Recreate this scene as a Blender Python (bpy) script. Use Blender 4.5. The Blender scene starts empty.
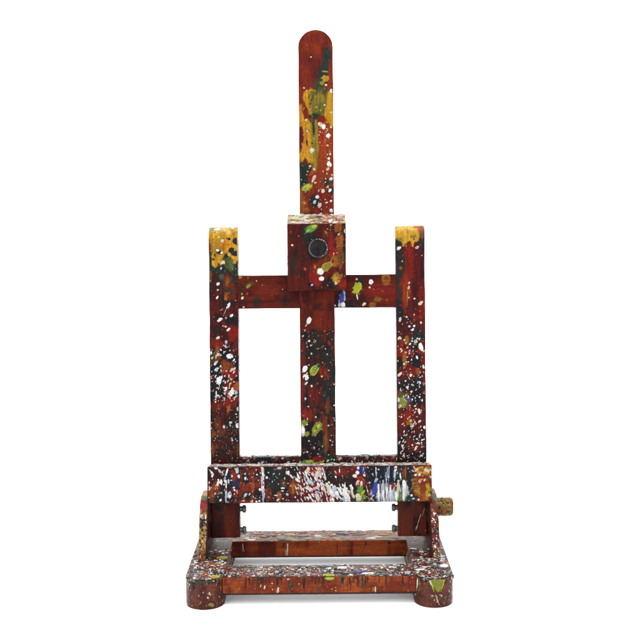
import bpy, math, random
import numpy as np
from mathutils import Vector, Matrix
random.seed(7); np.random.seed(7)
MM = 0.001
S = bpy.context.scene
C = S.collection
PITCH = math.radians(6.36)
ROLL = 0.0087
FOC = 1140.0                       # focal length in photo units
CAMY, CAMZ, CAMX = -1140.0, 421.0, 3.0
D0 = 1266.0                        # distance to the leaning frame's front plane
FRAME_O = (0.0, CAMY + D0*math.cos(PITCH), CAMZ - D0*math.sin(PITCH))

def lin(c):
    c = c/255.0
    return c/12.92 if c <= 0.04045 else ((c+0.055)/1.055)**2.4
ALB = 0.215
def col(r, g, b):
    return (lin(r)*ALB, lin(g)*ALB, lin(b)*ALB)

# ------------------------------------------------------------------ noise
def _hash(i, j, k, seed):
    n = (i*374761393 + j*668265263 + k*2147483647 + seed*1274126177) & 0xffffffff
    n = ((n ^ (n >> 13)) * 1274126177) & 0xffffffff
    n = ((n ^ (n >> 16)) * 2246822519) & 0xffffffff
    return ((n ^ (n >> 15)) & 0xffffff)/float(0xffffff)
def vnoise(P, f, seed=0):
    Q = P*f + 1000.0
    I = np.floor(Q).astype(np.int64); F = Q-I; F = F*F*(3-2*F)
    r = 0
    for a in (0, 1):
        for b in (0, 1):
            for c in (0, 1):
                w = (F[:, 0] if a else 1-F[:, 0])*(F[:, 1] if b else 1-F[:, 1])*(F[:, 2] if c else 1-F[:, 2])
                r = r + w*_hash(I[:, 0]+a, I[:, 1]+b, I[:, 2]+c, seed)
    return r
def fbm(P, f, seed=0, o=3):
    r = 0; a = 0.5; t = 0
    for i in range(o):
        r = r + a*vnoise(P, f*2**i, seed+i*17); t += a; a *= 0.55
    return r/t
def sstep(a, b, x):
    t = np.clip((x-a)/(b-a), 0, 1); return t*t*(3-2*t)

# ------------------------------------------------------------------ lattice box
def axis(lo, hi, step, bev):
    n = max(1, int(round((hi-lo-2*bev)/step)))
    inner = np.linspace(lo+bev, hi-bev, n+1)
    return np.concatenate([[lo, lo+bev*0.29, lo+bev*0.65], inner, [hi-bev*0.65, hi-bev*0.29, hi]])
def lattice_box(lo, hi, steps, bev=1.2):
    ax = [axis(lo[i], hi[i], steps[i], bev) for i in range(3)]
    n = [len(a) for a in ax]
    quads = []
    def face(fix, val, u, v, flip):
        iu, iv = np.meshgrid(np.arange(n[u]-1), np.arange(n[v]-1), indexing='ij')
        cs = []
        for du, dv in ((0, 0), (1, 0), (1, 1), (0, 1)):
            c = np.zeros(iu.shape+(3,), dtype=np.int64)
            c[..., fix] = val; c[..., u] = iu+du; c[..., v] = iv+dv
            cs.append(c.reshape(-1, 3))
        if flip: cs = cs[::-1]
        quads.append(np.stack(cs, axis=1))
    face(0, 0, 1, 2, True); face(0, n[0]-1, 1, 2, False)
    face(1, 0, 0, 2, False); face(1, n[1]-1, 0, 2, True)
    face(2, 0, 0, 1, True); face(2, n[2]-1, 0, 1, False)
    Q = np.concatenate(quads).reshape(-1, 3)
    key = Q[:, 0]*10**8 + Q[:, 1]*10**4 + Q[:, 2]
    uk, first, inv = np.unique(key, return_index=True, return_inverse=True)
    L = Q[first]
    V = np.stack([ax[i][L[:, i]] for i in range(3)], axis=1)
    q = np.clip(V, np.array(lo)+bev, np.array(hi)-bev)
    d = V-q; ln = np.linalg.norm(d, axis=1); m = np.max(np.abs(d), axis=1)
    s = np.where(ln > 1e-9, m/np.maximum(ln, 1e-9), 1)
    V = q + d*s[:, None]
    return V, inv.reshape(-1, 4)
def round_corner(V, a, b, ca, cb, sa, sb, R):
    """round the corner of an outline (axes a,b): square corner of size R to a quarter disc"""
    da = (V[:, a]-ca)*sa; db = (V[:, b]-cb)*sb
    m = (da > 0) & (db > 0)
    l = np.sqrt(da**2+db**2); k = np.where(l > 1e-9, np.maximum(da, db)/np.maximum(l, 1e-9), 1)
    V[m, a] = ca + sa*(da*k)[m]; V[m, b] = cb + sb*(db*k)[m]

# ------------------------------------------------------------------ materials
def new_mat(name):
    m = bpy.data.materials.new(name); m.use_nodes = True
    nt = m.node_tree; return m, nt, nt.nodes['Principled BSDF']
def varnish(name, grain_scale, grain_amt, axis_i, rough):
    m, nt, p = new_mat(name)
    N = nt.nodes; L = nt.links
    at = N.new('ShaderNodeAttribute'); at.attribute_name = 'paint'
    tc = N.new('ShaderNodeTexCoord')
    mp = N.new('ShaderNodeMapping'); sc = [grain_scale]*3; sc[axis_i] = grain_scale*0.07
    mp.inputs['Scale'].default_value = sc
    L.new(tc.outputs['Object'], mp.inputs['Vector'])
    n1 = N.new('ShaderNodeTexNoise'); n1.inputs['Scale'].default_value = 1.0; n1.inputs['Detail'].default_value = 5; n1.inputs['Distortion'].default_value = 0.6
    L.new(mp.outputs['Vector'], n1.inputs['Vector'])
    r1 = N.new('ShaderNodeMapRange'); r1.inputs[1].default_value = .3; r1.inputs[2].default_value = .7
    r1.inputs[3].default_value = 1-grain_amt; r1.inputs[4].default_value = 1+grain_amt
    L.new(n1.outputs['Fac'], r1.inputs[0])
    n2 = N.new('ShaderNodeTexNoise'); n2.inputs['Scale'].default_value = 420; n2.inputs['Detail'].default_value = 4
    L.new(tc.outputs['Object'], n2.inputs['Vector'])
    r2 = N.new('ShaderNodeMapRange'); r2.inputs[1].default_value = .3; r2.inputs[2].default_value = .7
    r2.inputs[3].default_value = .78; r2.inputs[4].default_value = 1.22
    L.new(n2.outputs['Fac'], r2.inputs[0])
    mu = N.new('ShaderNodeMath'); mu.operation = 'MULTIPLY'
    L.new(r1.outputs[0], mu.inputs[0]); L.new(r2.outputs[0], mu.inputs[1])
    vm = N.new('ShaderNodeVectorMath'); vm.operation = 'SCALE'
    L.new(at.outputs['Color'], vm.inputs[0]); L.new(mu.outputs[0], vm.inputs['Scale'])
    L.new(vm.outputs[0], p.inputs['Base Color'])
    rr = N.new('ShaderNodeMapRange'); rr.inputs[3].default_value = rough-.1; rr.inputs[4].default_value = rough+.15
    L.new(n2.outputs['Fac'], rr.inputs[0]); L.new(rr.outputs[0], p.inputs['Roughness'])
    p.inputs['Specular IOR Level'].default_value = 0.045
    bp = N.new('ShaderNodeBump'); bp.inputs['Strength'].default_value = .25; bp.inputs['Distance'].default_value = .0004
    L.new(n2.outputs['Fac'], bp.inputs['Height']); L.new(bp.outputs[0], p.inputs['Normal'])
    return m
M_GRAIN_Z = varnish('stained_wood_upright', 380, .34, 2, .36)
M_GRAIN_X = varnish('stained_wood_crosswise', 380, .34, 0, .36)
M_GRAIN_Y = varnish('stained_wood_lengthwise', 380, .3, 1, .4)
def paint_mat(name, rgb, rough=.38, var=.2):
    m, nt, p = new_mat(name); N = nt.nodes; L = nt.links
    tc = N.new('ShaderNodeTexCoord'); n = N.new('ShaderNodeTexNoise'); n.inputs['Scale'].default_value = 300; n.inputs['Detail'].default_value = 4
    L.new(tc.outputs['Object'], n.inputs['Vector'])
    r = N.new('ShaderNodeMapRange'); r.inputs[1].default_value = .3; r.inputs[2].default_value = .7
    r.inputs[3].default_value = 1-var; r.inputs[4].default_value = 1+var*.7
    L.new(n.outputs['Fac'], r.inputs[0])
    vm = N.new('ShaderNodeVectorMath'); vm.operation = 'SCALE'; vm.inputs[0].default_value = rgb
    L.new(r.outputs[0], vm.inputs['Scale']); L.new(vm.outputs[0], p.inputs['Base Color'])
    p.inputs['Roughness'].default_value = rough; p.inputs['Specular IOR Level'].default_value = .08
    return m
PAL = {
 'white': (262,259,259), 'cream': (236,222,200), 'pink': (236,196,188), 'lilac': (198,198,226), 'pale': (204,222,226),
 'yellow': (214,160,36), 'gold': (196,150,30), 'ochre': (150,96,28), 'orange': (176,84,26), 'rust': (150,56,20),
 'lime': (186,200,50), 'leaf': (96,154,58), 'olive': (138,142,52), 'green': (52,92,56), 'teal': (46,84,84),
 'blue': (62,76,172), 'navy': (30,40,84), 'black': (26,28,32), 'soot': (38,44,42), 'red': (150,28,20), 'wine': (92,20,22), 'brown': (104,40,18)}
PNAMES = list(PAL)
PMATS = [paint_mat(k+'_paint', col(*PAL[k])) for k in PNAMES]
def metal(name, rgb, rough):
    m, nt, p = new_mat(name); p.inputs['Base Color'].default_value = (*rgb, 1)
    p.inputs['Metallic'].default_value = .8
    n = nt.nodes.new('ShaderNodeTexNoise'); n.inputs['Scale'].default_value = 500
    r = nt.nodes.new('ShaderNodeMapRange'); r.inputs[3].default_value = rough-.1; r.inputs[4].default_value = rough+.2
    nt.links.new(n.outputs['Fac'], r.inputs[0]); nt.links.new(r.outputs[0], p.inputs['Roughness'])
    return m
M_STEEL = metal('dull_bolt_metal', (.05, .055, .05), .45)

# ------------------------------------------------------------------ part builder
class Part:
    def __init__(s, V, F, shade):
        s.V = [V]; s.F = [F]; s.n = len(V); s.mi = [np.zeros(len(F), dtype=np.int32)]
        s.shade = shade                                 # V -> colours
        s.cols = [shade(V)]
        s.sv = []; s.sf = []; s.sm = []; s.hm = {}
    def fan(s, surf, rim, ctr, h, matname):
        """a raised blob of paint: rim is a list of 2D outline points around ctr, surf maps 2D to (point, normal)"""
        mi = PNAMES.index(matname)+1
        base = s.n + len(s.sv); n = len(rim)
        hm = s.hm; G = 1.6
        def cell(u, v):
            p, nn = surf(u, v); return (round(p[0]*G), round(p[1]*G), round(p[2]*G)), p, nn
        low = 0.0
        pts = []
        for k, lift in ((1.0, 0.02), (0.8, h)):
            for (u, v) in rim:
                c, p, nn = cell(ctr[0]+(u-ctr[0])*k, ctr[1]+(v-ctr[1])*k); g = hm.get(c, 0.0)
                pts.append((c, p, nn, lift, g))
        c, p, nn = cell(*ctr); pts.append((c, p, nn, h, hm.get(c, 0.0)))
        top = max(q[4] for q in pts)
        upd = {}
        for (c, p, nn, lift, g) in pts:
            z = (max(g, top*.9 if lift > .05 else g) + lift); z = min(z, 1.4+.02*random.random())
            s.sv.append(tuple(p[i]+nn[i]*z for i in range(3)))
            if lift > .05: upd[c] = z
        for k in (.62, .45, .3, .15):
            for (u, v) in rim:
                upd[cell(ctr[0]+(u-ctr[0])*k, ctr[1]+(v-ctr[1])*k)[0]] = min(top*.9+h, 1.42)
        for c, z in upd.items(): hm[c] = max(hm.get(c, 0.0), z)
        for i in range(n):
            j = (i+1) % n
            s.sf.append((base+i, base+j, base+n+j, base+n+i)); s.sm.append(mi)
            s.sf.append((base+n+i, base+n+j, base+2*n)); s.sm.append(mi)
    def build(s, name, mat, parent=None, frame=False, label=None):
        V = np.concatenate(s.V); F = np.concatenate(s.F)
        verts = (V*MM).tolist() + [(a*MM, b*MM, c*MM) for a, b, c in s.sv]
        faces = F.tolist() + s.sf
        me = bpy.data.meshes.new(name); me.from_pydata(verts, [], faces)
        me.polygons.foreach_set('use_smooth', np.ones(len(faces), dtype=bool))
        me.materials.append(mat)
        for m in PMATS: me.materials.append(m)
        me.polygons.foreach_set('material_index', np.concatenate([np.concatenate(s.mi), np.array(s.sm, dtype=np.int32)]) if s.sm else np.concatenate(s.mi))
        a = me.color_attributes.new('paint', 'FLOAT_COLOR', 'POINT')
        cc = np.ones((len(verts), 4), dtype=np.float32); cc[:s.n, :3] = np.concatenate(s.cols)
        a.data.foreach_set('color', cc.ravel())
        me.update()
        o = bpy.data.objects.new(name, me); C.objects.link(o)
        if parent: o.parent = parent
        if frame and not (parent and parent.get('leaning')):
            o.location = tuple(c*MM for c in FRAME_O); o.rotation_euler = (-PITCH, 0, 0); o['leaning'] = 1
        if label: o['label'] = label
        return o

# drawing sheet of the leaning frame: sheet units <-> frame millimetres, at depth yl from the front plane
def kf(yl): return FOC/(D0+yl)
def to_sheet(x, z, yl):
    k = kf(yl); dx = x*k-2.7; dy = -z*k
    return dx+ROLL*dy+320, dy-ROLL*dx+320
def from_sheet(px, py, yl):
    k = kf(yl); dx = px-320; dy = py-320
    return (dx-ROLL*dy+2.7)/k, -(dy+ROLL*dx)/k

# ragged colour patches: (x, y, rx, ry, angle, colour, softness, raggedness)
def patches(c, U, W, P3, items, seed=3):
    n1 = fbm(P3, .16, seed, 3)*2-1; n2 = fbm(P3, .55, seed+5, 2)*2-1
    for it in items:
        if it[0] == 'P':
            _, pts, colr, soft, rag = it; d = np.full(len(U), 1e9); ins = np.zeros(len(U), dtype=bool)
            for (ax, ay), (bx, by) in zip(pts, pts[1:]+pts[:1]):
                ex, ey = bx-ax, by-ay; t = np.clip(((U-ax)*ex+(W-ay)*ey)/(ex*ex+ey*ey), 0, 1)
                d = np.minimum(d, np.hypot(U-ax-t*ex, W-ay-t*ey))
                ins ^= ((ay > W) != (by > W)) & (U < (bx-ax)*(W-ay)/((by-ay) if by != ay else 1e-9)+ax)
            m = sstep(-soft, soft, np.where(ins, d, -d)+rag*(n1*.9+n2*.7))
            rgb = np.array(col(*(PAL[colr] if isinstance(colr, str) else colr)))
            c = c*(1-m[:, None]) + rgb*m[:, None]
            continue
        (x, y, rx, ry, ang, colr, soft, rag) = it
        a = math.radians(ang); dx = U-x; dy = -(W-y)
        p = (dx*math.cos(a)+dy*math.sin(a))/rx; q = (-dx*math.sin(a)+dy*math.cos(a))/ry
        m = sstep(-soft, soft, 1-np.sqrt(p*p+q*q)+rag*(n1*.9+n2*.7))
        rgb = np.array(col(*(PAL[colr] if isinstance(colr, str) else colr)))
        c = c*(1-m[:, None]) + rgb*m[:, None]
    return c
# all-over mottling: (colour, frequency, threshold, softness, stretch xyz)
def mottle(P3, base, layers, seed=0):
    c = np.tile(np.array(col(*base)), (len(P3), 1))
    for i, (colr, f, th, soft, st) in enumerate(layers):
        n = fbm(P3*np.array(st), f, seed+31*i, 3)
        m = sstep(th-soft, th+soft, n)
        rgb = np.array(col(*(PAL[colr] if isinstance(colr, str) else colr)))
        c = c*(1-m[:, None]) + rgb*m[:, None]
    return c
DARKMIX = [((120,30,18), .09, .56, .06, (1,1,.6)), ((58,18,16), .12, .55, .07, (1,1,.5)), ((30,34,34), .1, .57, .05, (1,1,.6)),
           ((150,70,24), .3, .70, .04, (1,1,.5)), ((24,24,26), .35, .66, .04, (1,1,.6))]

# ------------------------------------------------------------------ blobs of paint
def outline(x, y, rx, ry, ang, n, rough, spikes=0):
    a = math.radians(ang); pts = []
    ph = [random.uniform(0, 6.28) for _ in range(4)]
    for i in range(n):
        t = 2*math.pi*i/n
        r = 1+rough*(.5*math.sin(2*t+ph[0])+.35*math.sin(3*t+ph[1])+.25*math.sin(5*t+ph[2]))+random.uniform(-.4, .4)*rough
        if spikes and random.random() < spikes: r *= random.uniform(1.15, 1.5)
        u = rx*r*math.cos(t); v = ry*r*math.sin(t)
        pts.append((x+u*math.cos(a)-v*math.sin(a), y-(u*math.sin(a)+v*math.cos(a))))
    return pts
def blob(part, surf, x, y, rx, ry, ang, c, rough=.14, h=None, spikes=0):
    n = 9 if max(rx, ry) < 1.2 else (13 if max(rx, ry) < 2.6 else 26)
    if spikes: n = max(n, 18)
    rim = outline(x, y, rx, ry, ang, n, rough, spikes)
    part.fan(surf, rim, (x, y), h if h else min(.26, .09+.06*min(rx, ry)), c)
def splash(part, surf, box, n, size, w, rough=.45):
    x0, y0, x1, y1 = box
    hubs = [(random.uniform(x0, x1), random.uniform(y0, y1), random.uniform(4, 11), pick(w)) for _ in range(max(3, int(n/22)))]
    for _ in range(n):
        if random.random() < .55:
            h_ = random.choice(hubs); x, y = random.gauss(h_[0], h_[2]), random.gauss(h_[1], h_[2]*.6); c = h_[3] if random.random() < .35 else pick(w)
            if not (x0 <= x <= x1 and y0 <= y <= y1): continue
        else:
            x, y = random.uniform(x0, x1), random.uniform(y0, y1); c = pick(w)
        r = size[0]+(size[1]-size[0])*random.random()**2
        if random.random() < .45:      # a short curling thread of paint
            a = random.uniform(0, 6.28); L = r*random.uniform(1.5, 3.2); wd = max(.45, r*.45); k = random.uniform(-1.6, 1.6)
            le = []; ri = []
            for i in range(6):
                t = i/5; aa = a+k*(t-.5); px = x+L*(t-.5)*math.cos(aa); py = y+L*(t-.5)*math.sin(aa)
                ww = wd*random.uniform(.5, 1.2)*(.5+math.sin(math.pi*t)*.6)
                le.append((px-ww*math.sin(aa), py+ww*math.cos(aa))); ri.append((px+ww*math.sin(aa), py-ww*math.cos(aa)))
            part.fan(surf, le+ri[::-1], (x, y), .12, c)
        else:
            e = random.uniform(1, 1.8)
            blob(part, surf, x, y, r*e**.5, r/e**.5, random.uniform(-60, 60), c, rough*random.uniform(.4, 1), spikes=.25 if r > 1 else 0)
def drip(part, surf, x0, y0, x1, y1, w, c):
    """long tapering run of paint"""
    dx, dy = x1-x0, y1-y0; L = math.hypot(dx, dy); nx, ny = -dy/L, dx/L
    left = []; right = []
    for i in range(9):
        t = i/8; ww = w*(.25+.75*math.sin(math.pi*min(1, .15+t*.95))**.7)*random.uniform(.7, 1.2)*.5
        ox = random.uniform(-.15, .15)*w
        left.append((x0+dx*t+nx*(ww+ox), y0+dy*t+ny*(ww+ox))); right.append((x0+dx*t-nx*(ww-ox), y0+dy*t-ny*(ww-ox)))
    part.fan(surf, left+right[::-1], ((x0+x1)/2, (y0+y1)/2), .22, c)
def pick(w):
    ks = list(w); t = random.uniform(0, sum(w.values()))
    for k in ks:
        t -= w[k]
        if t <= 0: return k
    return ks[-1]
def scatter(part, surf, box, n, size, w, ang=(60, 25), elong=(1, 1.8), spikes=.15, rough=.34, power=2.2):
    x0, y0, x1, y1 = box
    for _ in range(n):
        r = size[0]+(size[1]-size[0])*random.random()**power
        e = random.uniform(*elong)
        blob(part, surf, random.uniform(x0, x1), random.uniform(y0, y1), r*e**.5, r/e**.5, random.gauss(*ang), pick(w), rough, spikes=spikes if random.random() < .4 else 0)

def front_surf(yf, lo, hi, roundtop=None):
    """surface of the front of a frame board; bounds lo=(x,z), hi=(x,z)"""
    def f(px, py):
        x, z = from_sheet(px, py, yf)
        e = .9
        x = min(max(x, lo[0]+e), hi[0]-e)
        z = max(z, lo[1]+e)
        if roundtop:
            R, zt = roundtop
            z = min(z, zt-.6)
            dz = z-(zt-R)
            if dz > 0:
                s = min(1, dz/R); c = math.sqrt(1-s*s)
                return (x, yf+R-R*c, z), (0, -c, s)
            return (x, yf, z), (0, -1, 0)
        z = min(z, hi[1]-e)
        return (x, yf, z), (0, -1, 0)
    return f

root = bpy.data.objects.new('easel', None); C.objects.link(root)
root['label'] = 'paint-spattered dark wooden tabletop easel with tall round-topped mast, standing on white floor'
root['category'] = 'easel'

def board(lo, hi, steps, paint_front, seed, bev=1.2, warp=None, mix=DARKMIX, base=(84,26,16), wrap=1.5):
    V, F = lattice_box(lo, hi, steps, bev)
    yf = lo[1]
    front = sstep(yf+wrap+2.0, yf+wrap, V[:, 1]) if not warp else None
    if warp: front = warp(V)
    cx = (lo[0]+hi[0])/2; cz = (lo[2]+hi[2])/2
    wv = (fbm(V, .035, seed+200, 3)-.5)*.9; ed = fbm(V, .22, seed+210, 2); nick = sstep(.72, .85, ed)*.7
    ex = np.abs(V[:, 0]-cx) > (hi[0]-lo[0])/2-2.2; ez = np.abs(V[:, 2]-cz) > (hi[2]-lo[2])/2-2.2
    V[:, 0] += np.where(ex, wv-np.sign(V[:, 0]-cx)*nick, 0); V[:, 2] += np.where(ez, wv-np.sign(V[:, 2]-cz)*nick, 0)
    def shade(V):
        g = mottle(V, base, mix, seed)
        px, py = to_sheet(V[:, 0], V[:, 2], yf)
        c = paint_front(px, py, V)
        return g*(1-front[:, None]) + c*front[:, None]
    p = Part(V, F, shade)
    return p

def put(part, surf, lst):
    for it in lst:
        x, y, rx, ry, ang, c = it[:6]
        sp = it[6] if len(it) > 6 else 0
        blob(part, surf, x, y, rx, ry, ang, c, spikes=sp)

# ================================================================== mast
R_M = 19.2
mlo, mhi = (-R_M+.6, 1.0, 40.0), (R_M+.6, 15.0, 323.0)
def mast_warp(V):
    round_corner(V, 0, 2, .6, mhi[2]-R_M, 1, 1, R_M); round_corner(V, 0, 2, .6, mhi[2]-R_M, -1, 1, R_M)
    return sstep(5.0, 3.0, V[:, 1])
def mast_paint(px, py, V):
    c = mottle(V, (124,36,16), [((98,30,20), .06, .5, .1, (1,1,.4)), ((140,48,18), .12, .56, .1, (1,1,.3))], 11)
    W = 'wine'
    return patches(c, px, py, V*np.array([1.2,1,.42]), [
        (325,170,60,10,90,(150,56,20),.4,.5), (328,150,40,6,90,(156,62,20),.3,.3), (300,60,6,24,90,(118,34,26),.5,.4), (312,38,16,5,0,(120,36,24),.5,.5),
        (301,137,4,12,0,(104,24,12),.3,.3), (322,200,12,14,0,(128,34,16),.4,.5),
        (326,58,3.6,11,-12,(38,56,54),.22,.25), (323.5,72,5.2,13,-14,(40,56,52),.25,.35), (318.5,86,5,7,-30,(62,68,44),.4,.5),
        ('P',[(303.5,92),(306,90.5),(311,89),(316,90),(322,94),(324,104),(320,112),(314,118),(312,117),(309,114),(307,108),(304.5,103),(302.5,98)],(204,146,22),.5,1.2),
        ('P',[(327,91),(333,92),(334,126),(330,125),(327.5,119),(325,116),(321,114.5),(324,111),(326,104)],(210,152,26),.5,1.4),
        ('P',[(298,107),(301,104),(302,108),(303,114),(305,122),(303,127),(300,127),(298,122)],(200,132,36),.4,1.8),
        ('P',[(304,121),(307,118),(309,121),(312,123),(317,124),(318,130),(318.3,150),(317,158),(314,160),(312,164),(308,165),(307,161),(305,157),(303,162),(297,163),(299,155),(301,150),(303,142),(304,135),(303,128)],(202,146,28),.5,1.0),
        ('P',[(311,116),(316,117),(318,126),(318.4,150),(317,165),(316,172),(314,172),(313,160),(311.5,140),(311,128)],(150,130,42),.7,1.0),
        (305,142,1.6,12,-8,(206,120,34),.3,.5),
        (319,93,9,5,20,(78,86,44),.3,.8), (319,102,8.2,10,-12,(142,122,40),.3,.5), (317.5,110,7.5,7,-30,(104,106,42),.4,.6), (311.6,100,1.2,7,-20,(70,84,40),.3,.5), (324,106,2.6,4,-30,(110,108,50),.3,.6), (314.2,116.5,5.5,3,0,(40,54,48),.35,.5), (313,123,1.6,7,0,(56,62,36),.4,.6),
        (321.5,120,3.2,4,30,(140,30,14),.2,.6), (321,134,2.8,12,0,(150,44,16),.3,.2), (314,131,1.5,5,0,(46,54,38),.3,.6),
        (307,143,1.1,4.4,8,(34,36,28),.25,.5), (311.5,170,1.2,6,0,(150,88,30),.3,.5),
        (302.5,177,6,17,0,(34,46,42),.2,.5), (308,167,3.2,5,0,(40,48,40),.3,.6), (328,182,6,3,10,(56,54,34),.35,.5),
        (301,205,2.6,16,0,(150,80,26),.25,.5), (304,203,3.6,3,0,'orange',.25,.6), (306.5,210,3,2.5,0,'orange',.25,.5)], 21)
mast = board(mlo, mhi, (.9, 4, .9), mast_paint, 2, warp=mast_warp, base=(130,40,18), mix=[((90,26,16), .08, .55, .1, (1,1,.3)), ((40,40,36), .12, .68, .05, (1,1,.5))])
ms = front_surf(1.0, (mlo[0], mlo[2]), (mhi[0], mhi[2]))
put(mast, ms, [
    (311,57,.8,.8,0,'cream'), (307,45,.7,.7,0,'orange'), (304,88,1.1,.9,0,'pink'), (306.5,90.5,1,.7,0,'pink'), (325.5,78.5,3,2.6,0,'gold',.6), (325,71.5,.7,3.5,85,'gold'), (322,83,2.2,1.6,30,'olive',.4),
    (326,85,1.4,1.2,0,'cream'), (331.5,91,1.9,2,0,'white'), (324.5,105,1,.9,0,'cream'), (331,112.5,1,1,0,'cream'),
    (320.4,124.4,2.6,2.1,-20,'cream'), (323.6,126.8,2.0,2.6,0,'white'), (328.4,135.6,2.1,1.9,30,'white',.3), (306,120,1.2,1,0,'cream'), (307.5,131,1,.9,0,'cream'), (331,127,1,1.2,0,'cream'),
    (311.8,150.6,2.6,1.9,50,'cream',.3), (312,143.5,.9,.9,0,'black'), (327.6,145.5,1.1,1,0,'pink'), (330.2,154,1.1,1.1,0,'cream'), (328.8,158.6,1.2,1.3,0,'white'), (328.7,163.8,2.4,1.7,60,'white',.3), (330.6,165,1.2,1.8,0,'white'), (327.8,169,2,1.3,50,'pink'),
    (310,166,1.2,1.2,0,'cream'), (314,169.3,1.3,1.3,0,'pink'), (331,179,1.9,1.5,40,'white'), (328,187,1.5,1.1,20,'pink'), (332,175,.8,1,0,'cream'),
    (307,187.4,6.3,3.5,30,'olive'), (307,187.4,5.2,2.6,30,'lime'), (305.4,188.2,1.4,.8,30,'olive',.4), (314,178,3.2,1.7,60,'pink'), (315.3,182.8,1.4,1,30,'pink'), (312.5,181.5,1.2,.9,40,'cream'),
    (323,191,2.1,1.8,40,'cream'), (320.6,189,.8,.8,0,'gold'), (330.2,190,3.2,3.8,0,'black'), (330,190.4,2.2,1.3,50,'white'), (314.5,200.8,5,5.8,0,'black',.3), (314.6,202.2,2.1,1.5,60,'pale'),
    (317.2,197,2,1.8,0,'white'), (319.6,205.5,2.6,2,60,'cream'), (331,201,1.3,1,0,'white'), (331.2,210.6,1.8,1.9,0,'white'), (311,204,.9,.9,0,'rust'), (303.8,203.6,3,2.2,0,'ochre'), (306.4,209.8,2.4,2,20,'ochre')])
scatter(mast, ms, (299,120,332,214), 60, (.25,.7), {'cream':3,'gold':2,'black':2,'orange':2,'white':2})
scatter(mast, ms, (299,35,332,120), 16, (.25,.5), {'cream':2,'gold':3,'black':2,'orange':2})
for (bx, n_) in (((300,88,332,128),34),((299,128,319,168),26)):
    scatter(mast, ms, bx, n_, (.35,1.2), {'gold':5,'olive':3,'ochre':2,'green':2,'orange':1}, ang=(75,25), elong=(1.2,3.2), spikes=.4)
scatter(mast, ms, (318,128,332,212), 40, (.2,.8), {'white':4,'cream':3,'black':2,'pink':1})
scatter(mast, ms, (300,170,332,213), 40, (.25,.9), {'black':4,'orange':3,'cream':2,'ochre':2,'green':1})
mast.build('mast', M_GRAIN_Z, root, True)

# ================================================================== centre stile
slo, shi = (-19.6, -.7, -196.0), (19.6, 18.0, 36.0)
def stile_paint(px, py, V):
    c = mottle(V, (104,30,14), [((124,38,16), .1, .55, .1, (1,1,.3)), ((80,22,14), .14, .58, .08, (1,1,.5))], 40)
    t = sstep(322, 352, py)
    d = mottle(V, (106,26,16), [((60,24,18), .1, .48, .08, (1,1,.7)), ((36,34,32), .11, .50, .07, (1,1,.6)), ((130,34,18), .2, .66, .06, (1,1,.8))], 41)
    c = c*(1-t[:, None]) + d*t[:, None]
    t = sstep(395, 425, py)
    d = mottle(V, (52,24,20), [((28,26,26), .12, .46, .07, (1,1,.7)), ((96,34,18), .2, .6, .06, (1,1,.8))], 45)
    c = c*(1-t[:, None]) + d*t[:, None]
    return patches(c, px, py, V, [
        (316,336,6,9,0,(42,36,28),.4,.5), (330,342,4,14,0,(46,30,26),.4,.5), (304.5,336,4,6,0,'black',.35,.6), (309,348,3,8,0,(38,26,22),.4,.6), (325,358,6,8,0,(44,36,34),.4,.5),
        (329,388,7,14,0,(36,38,38),.35,.5), (331,364,4,12,0,(40,38,36),.4,.4), (306,399,6.5,5.5,0,'black',.3,.6), (316,362,7,8,0,(66,26,20),.4,.6), (322,372,4,5,40,(134,36,20),.4,.6),
        (302,372,3,30,0,(120,32,20),.4,.5), (314,395,5,10,0,(110,28,20),.4,.7), (336,350,2,8,0,(140,50,22),.3,.6),
        (313,437,12,12,0,(28,20,22),.35,.5), (325,425,2.4,9,0,(120,50,22),.3,.5), (325.5,444,2.8,14,-6,(124,70,32),.3,.5), (328,406,2,7,0,(96,60,36),.4,.6), (308,415,6,5,0,(126,34,20),.4,.6), (331,433,4,6,0,(84,34,20),.4,.6),
        (309,463,8,3.4,0,(130,150,40),.25,.6), (322,464,8,3,10,(160,140,44),.25,.6), (331,460,5,6,0,(34,62,40),.3,.6), (322,455,4,4,0,(34,62,40),.35,.6), (319,458,5,2,0,'red',.3,.6)], 42)
stile = board(slo, shi, (.9, 4, .9), stile_paint, 44)
ss = front_surf(-.7, (slo[0], slo[2]), (shi[0], shi[2]))
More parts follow.
